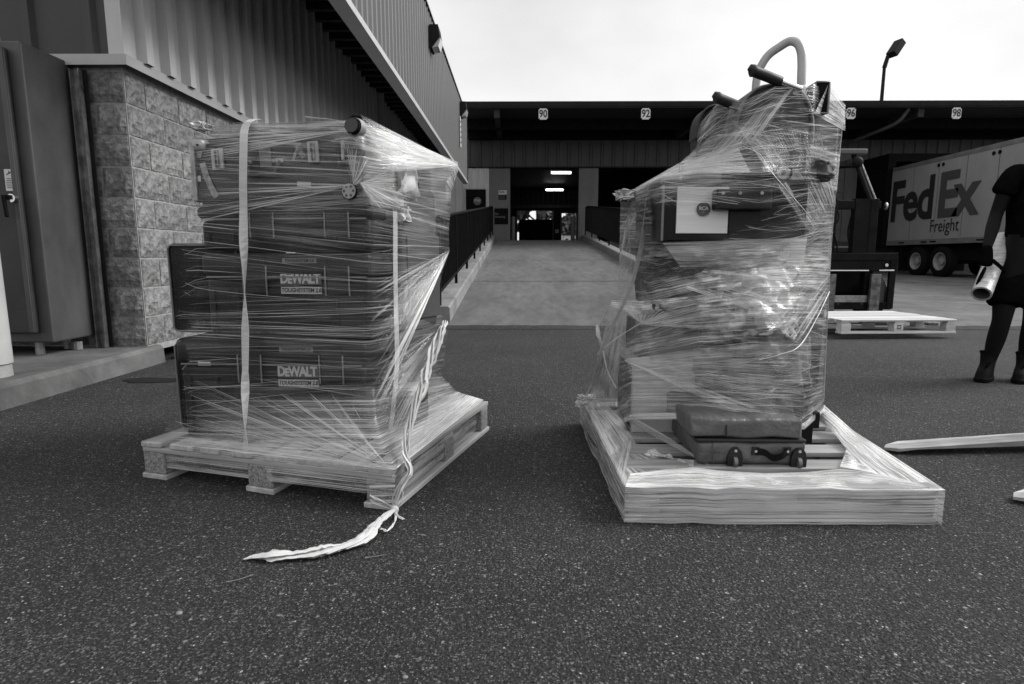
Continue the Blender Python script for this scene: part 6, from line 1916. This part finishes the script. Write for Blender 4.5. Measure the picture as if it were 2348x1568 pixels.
fr2.patch([W(1440, 1010, Y=2.28), W(1590, 1070, Y=1.98)], [W(1470, 1040, Y=2.15), W(1590, 1055, Y=2.0)], dens=.6, nu=24, nv=10, wr=.03, ws=22, edge_t=.5)
# right flank: from the near right corner up to the foot of the load
fr2.patch([tNR, tNR.lerp(tFR, .5) + Vector((.03, 0, .02)), W(1888, 928, Y=2.47)], [W(2010, 1092, Y=1.90), W(1950, 1040, Y=2.10), W(1884, 962, Y=2.42)], dens=.75, dhi=.5, nu=36, nv=14, wr=.010, strands=120, span=.2)
fr2.patch([W(2010, 1085, Y=1.92), W(1925, 1070, Y=1.96)], [W(1960, 1050, Y=2.05), W(1940, 1030, Y=2.12)], dens=.55, nu=12, nv=8, wr=.02, ws=20)
# main body
def wr_(l): return [W(x, y, Y=Y_) for x, y, Y_ in l]
rows = [wr_(l) for l in (
    [(1414, 975, 2.50), (1445, 958, 2.35), (1600, 956, 2.16), (1745, 976, 2.06), (1838, 982, 2.08), (1888, 938, 2.44)],
    [(1413, 880, 2.50), (1444, 860, 2.35), (1600, 860, 2.17), (1760, 860, 2.08), (1838, 860, 2.12), (1889, 860, 2.44)],
    [(1415, 820, 2.50), (1445, 815, 2.36), (1600, 780, 2.16), (1760, 770, 2.07), (1832, 770, 2.12), (1895, 770, 2.44)],
    [(1440, 760, 2.50), (1466, 740, 2.40), (1600, 700, 2.18), (1740, 690, 2.09), (1830, 690, 2.14), (1898, 690, 2.44)],
    [(1450, 640, 2.50), (1488, 650, 2.30), (1600, 630, 2.18), (1740, 612, 2.12), (1835, 605, 2.16), (1903, 610, 2.44)],
    [(1438, 560, 2.45), (1514, 554, 2.115), (1600, 560, 2.10), (1740, 565, 2.09), (1850, 545, 2.12), (1908, 540, 2.44)],
    [(1440, 480, 2.45), (1515, 480, 2.12), (1600, 480, 2.11), (1740, 480, 2.07), (1850, 470, 2.14), (1914, 470, 2.44)],
    [(1455, 432, 2.45), (1515, 406, 2.13), (1600, 396, 2.12), (1740, 398, 2.05), (1850, 395, 2.14), (1920, 400, 2.44)],
    [(1560, 372, 2.34), (1600, 352, 2.22), (1680, 338, 2.12), (1760, 330, 2.10), (1850, 330, 2.15), (1926, 330, 2.44)],
    [(1596, 340, 2.34), (1640, 300, 2.30), (1688, 280, 2.15), (1760, 262, 2.13), (1862, 262, 2.18), (1932, 270, 2.44)],
    [(1602, 285, 2.34), (1642, 238, 2.32), (1706, 232, 2.17), (1777, 198, 2.18), (1866, 192, 2.22), (1937, 240, 2.44)],
)]
dn = [[.30, .40, .34, .30, .18], [.24, .30, .22, .16, .15], [.22, .26, .24, .18, .15], [.22, .22, .42, .60, .20], [.20, .22, .55, .70, .35],
      [.24, None, None, .10, .14], [.22, None, None, .08, .12], [.24, .42, .40, .20, .18], [.22, .26, .10, .14, .16], [.26, .22, .05, .10, .16]]
sn = [[20, 26, 30, 22, 20], [20, 26, 36, 26, 24], [20, 26, 30, 22, 20], [16, 20, 26, 20, 16], [24, 24, 16, 24, 30], [24, 0, 0, 24, 20], [18, 0, 0, 18, 20], [10, 14, 20, 20, 26], [18, 14, 20, 24, 28], [18, 18, 20, 20, 20]]
DN = [[.20, .30, .30, .28, .18, .10], [.14, .22, .14, .09, .10, .08], [.12, .22, .16, .14, .10, .08], [.10, .16, .30, .60, .24, .10], [.12, .10, .40, 1.1, .55, .18],
      [.12, .0, .0, .06, .10, .10], [.12, .0, .0, .0, .05, .08], [.12, .22, .16, .10, .08, .10], [.12, .14, .12, .06, .06, .10], [.12, .09, .03, .02, .03, .07], [.12, .12, .07, .07, .10, .22]]
CR = [[.006, .006, .006, .010, .008, .004], [.006, .008, .012, .012, .006, .004], [.006, .008, .014, .014, .006, .004], [.008, .012, .020, .024, .010, .004], [.008, .010, .022, .022, .010, .004],
      [.006, .004, .008, .010, .008, .004], [.005, .004, .004, .004, .005, .004], [.005, .005, .006, .006, .006, .004], [.005, .006, .008, .008, .008, .004], [.005, .006, .006, .006, .006, .004], [.004, .005, .005, .005, .005, .003]]
fr2.grid(rows, DN, su=22, sv=14, ws=11, crum=CR, skip=set(), strands=800, flen=(.05, .3))
# back of the load
bk = [(z, Vector((1.33, 2.90, z)), Vector((.50, 2.90, z))) for z in (.22, .42, .62, .82, 1.0, 1.12)]
for i in range(5):
    fr2.patch([rows[i * 2][5], bk[i][1]], [rows[i * 2 + 2][5], bk[i + 1][1]], dens=.16, nu=10, nv=5)
    fr2.patch([bk[i][1], bk[i][2]], [bk[i + 1][1], bk[i + 1][2]], dens=.15, nu=10, nv=5)
    if i < 4: fr2.patch([bk[i][2], rows[i * 2][0]], [bk[i + 1][2], rows[i * 2 + 2][0]], dens=.15, nu=10, nv=5)
# lower rim of the wrap: gathered bright edge
fr2.patch([q + Vector((0, -.008, -.004)) for q in rows[0]], [q + Vector((0, -.008, .020)) for q in rows[0]], dens=.75, nu=50, nv=4, strands=40, wr=.004)
# draped bright web over the cabinet top
fr2.patch([W(1455, 432, Y=2.45), W(1560, 372, Y=2.33), W(1690, 335, Y=2.16)], [W(1516, 408, Y=2.14), W(1600, 398, Y=2.11), W(1720, 395, Y=2.10)], dens=.45, nu=24, nv=10, wr=.006, strands=30)
fr2.patch([W(1446, 440, Y=2.44), W(1560, 374, Y=2.32), W(1700, 325, Y=2.14)], [W(1448, 446, Y=2.44), W(1560, 382, Y=2.32), W(1700, 338, Y=2.14)], dens=1.0, nu=30, nv=3, wr=.003)
# long diagonal pulls
fr2.patch([W(1908, 500, Y=2.42), W(1660, 655, Y=2.10)], [W(1901, 665, Y=2.42), W(1832, 792, Y=2.09)], dens=.15, flo=True, fhi=True, nu=30, nv=14, strands=190, span=.5)
fr2.patch([W(1690, 290, Y=2.12), W(1860, 540, Y=2.14)], [W(1880, 300, Y=2.16), W(1916, 470, Y=2.42)], dens=.06, nu=30, nv=14, strands=150, span=.5)
fr2.patch([W(1700, 330, Y=2.10), W(1918, 440, Y=2.42)], [W(1750, 300, Y=2.12), W(1926, 350, Y=2.42)], dens=.18, nu=30, nv=10, strands=60, span=.3)
fr2.patch([W(1690, 280, Y=2.13), W(1600, 380, Y=2.22)], [W(1820, 200, Y=2.17), W(1735, 330, Y=2.10)], dens=.08, nu=24, nv=12, strands=90, span=.3)
fr2.patch([W(1866, 262, Y=2.2), W(1937, 300, Y=2.44)], [W(1899, 192, Y=2.24), W(1938, 241, Y=2.44)], dens=.5, nu=12, nv=8, strands=10)
P1 = W(1419, 822, Y=2.36) + Vector((0, -.02, 0))
for e0, e1 in (((1838, 775, 2.10), (1838, 860, 2.10)), ((1838, 860, 2.10), (1838, 960, 2.13)), ((1838, 970, 2.08), (1720, 965, 2.06))):
    a, b_ = W(e0[0], e0[1], Y=e0[2]), W(e1[0], e1[1], Y=e1[2])
    fr2.patch([P1 + (a - P1) * .03, a], [P1 + (b_ - P1) * .03, b_], dens=.08, nu=30, nv=8, strands=46, span=.25)
P2 = W(1468, 743, Y=2.38) + Vector((0, -.02, 0))
for e0, e1 in (((1420, 700, 2.42), (1500, 690, 2.34)), ((1500, 690, 2.32), (1660, 700, 2.14)), ((1660, 700, 2.14), (1700, 760, 2.10))):
    a, b_ = W(e0[0], e0[1], Y=e0[2]), W(e1[0], e1[1], Y=e1[2])
    fr2.patch([P2 + (a - P2) * .04, a], [P2 + (b_ - P2) * .04, b_], dens=.14, nu=20, nv=8, strands=36, span=.2)
# crumpled upper edge at mid height and flank lobe
fr2.patch([W(1398, 705, Y=2.46), W(1460, 720, Y=2.38), W(1560, 705, Y=2.22), W(1650, 690, Y=2.14)], [W(1402, 688, Y=2.46), W(1470, 690, Y=2.36), W(1570, 680, Y=2.20), W(1660, 668, Y=2.13)], dens=.55, nu=40, nv=8, wr=.022, ws=22, strands=30, edge_t=.6)
fr2.patch([W(1570, 660, Y=2.19), W(1750, 720, Y=2.07)], [W(1620, 612, Y=2.17), W(1830, 625, Y=2.10)], dens=.32, nu=30, nv=20, wr=.030, ws=16, strands=50, edge_t=.3)
fr2.patch([W(1518, 556, Y=2.10), W(1850, 545, Y=2.11)], [W(1560, 612, Y=2.18), W(1840, 612, Y=2.13)], dens=.55, nu=36, nv=14, wr=.012, ws=9, strands=70, span=.25)
fr2.make(rf)

# gathered film ropes, knots
rk = thing('film_rope', 'gathered film rope knotted at the left corner of the right pallet', 'film rope', W(1345, 918, Y=2.8))
def rope(pts, r, n=4, seed=1, tw=.3):
    bm = B(); strands_rope(bm, catmull([W(x, y, Y=Y_) for x, y, Y_ in pts], 5), r, n, 1.0, seed, tw); wobj('rope', bm, M_rope, rk, smooth=60)
rope([(1342, 912, 2.80), (1360, 865, 2.70), (1376, 812, 2.50), (1382, 800, 2.46)], .005, 4, 1)
rope([(1382, 800, 2.46), (1372, 770, 2.46), (1370, 745, 2.48)], .009, 5, 2)
rope([(1382, 800, 2.46), (1420, 770, 2.42), (1466, 742, 2.38)], .0045, 3, 3)
rope([(1382, 802, 2.46), (1392, 850, 2.46), (1412, 890, 2.44)], .006, 3, 4)
rope([(1398, 700, 2.46), (1386, 722, 2.47), (1372, 750, 2.48)], .003, 3, 5)
rope([(1448, 447, 2.44), (1560, 377, 2.32), (1700, 328, 2.14)], .0035, 4, 6)
rope([(1700, 335, 2.12), (1740, 352, 2.10), (1762, 385, 2.08), (1790, 420, 2.07), (1860, 500, 2.12)], .0011, 2, 7)
rope([(1901, 668, 2.42), (1868, 735, 2.26), (1832, 793, 2.09), (1790, 812, 2.07), (1740, 825, 2.08)], .0020, 3, 8)  # thin pale tube along the pulled sheet's edge, drawn as its highlight
rope([(1935, 243, 2.44), (1920, 400, 2.43), (1905, 560, 2.43), (1888, 920, 2.43)], .0016, 2, 9)
cloth('film_knot', 'crumpled film knot sticking out left of the black cabinet', 'film knot', W(1432, 447, Y=2.44), (.030, .03, .016), M_cloth_l, 31, sub=5, amp=.9, fr=3)
cloth('film_knot', 'crumpled film knot on the far left corner of the right pallet', 'film knot', W(1345, 920, Y=2.82), (.035, .03, .020), M_cloth_l, 33, sub=5, amp=.9, fr=3)
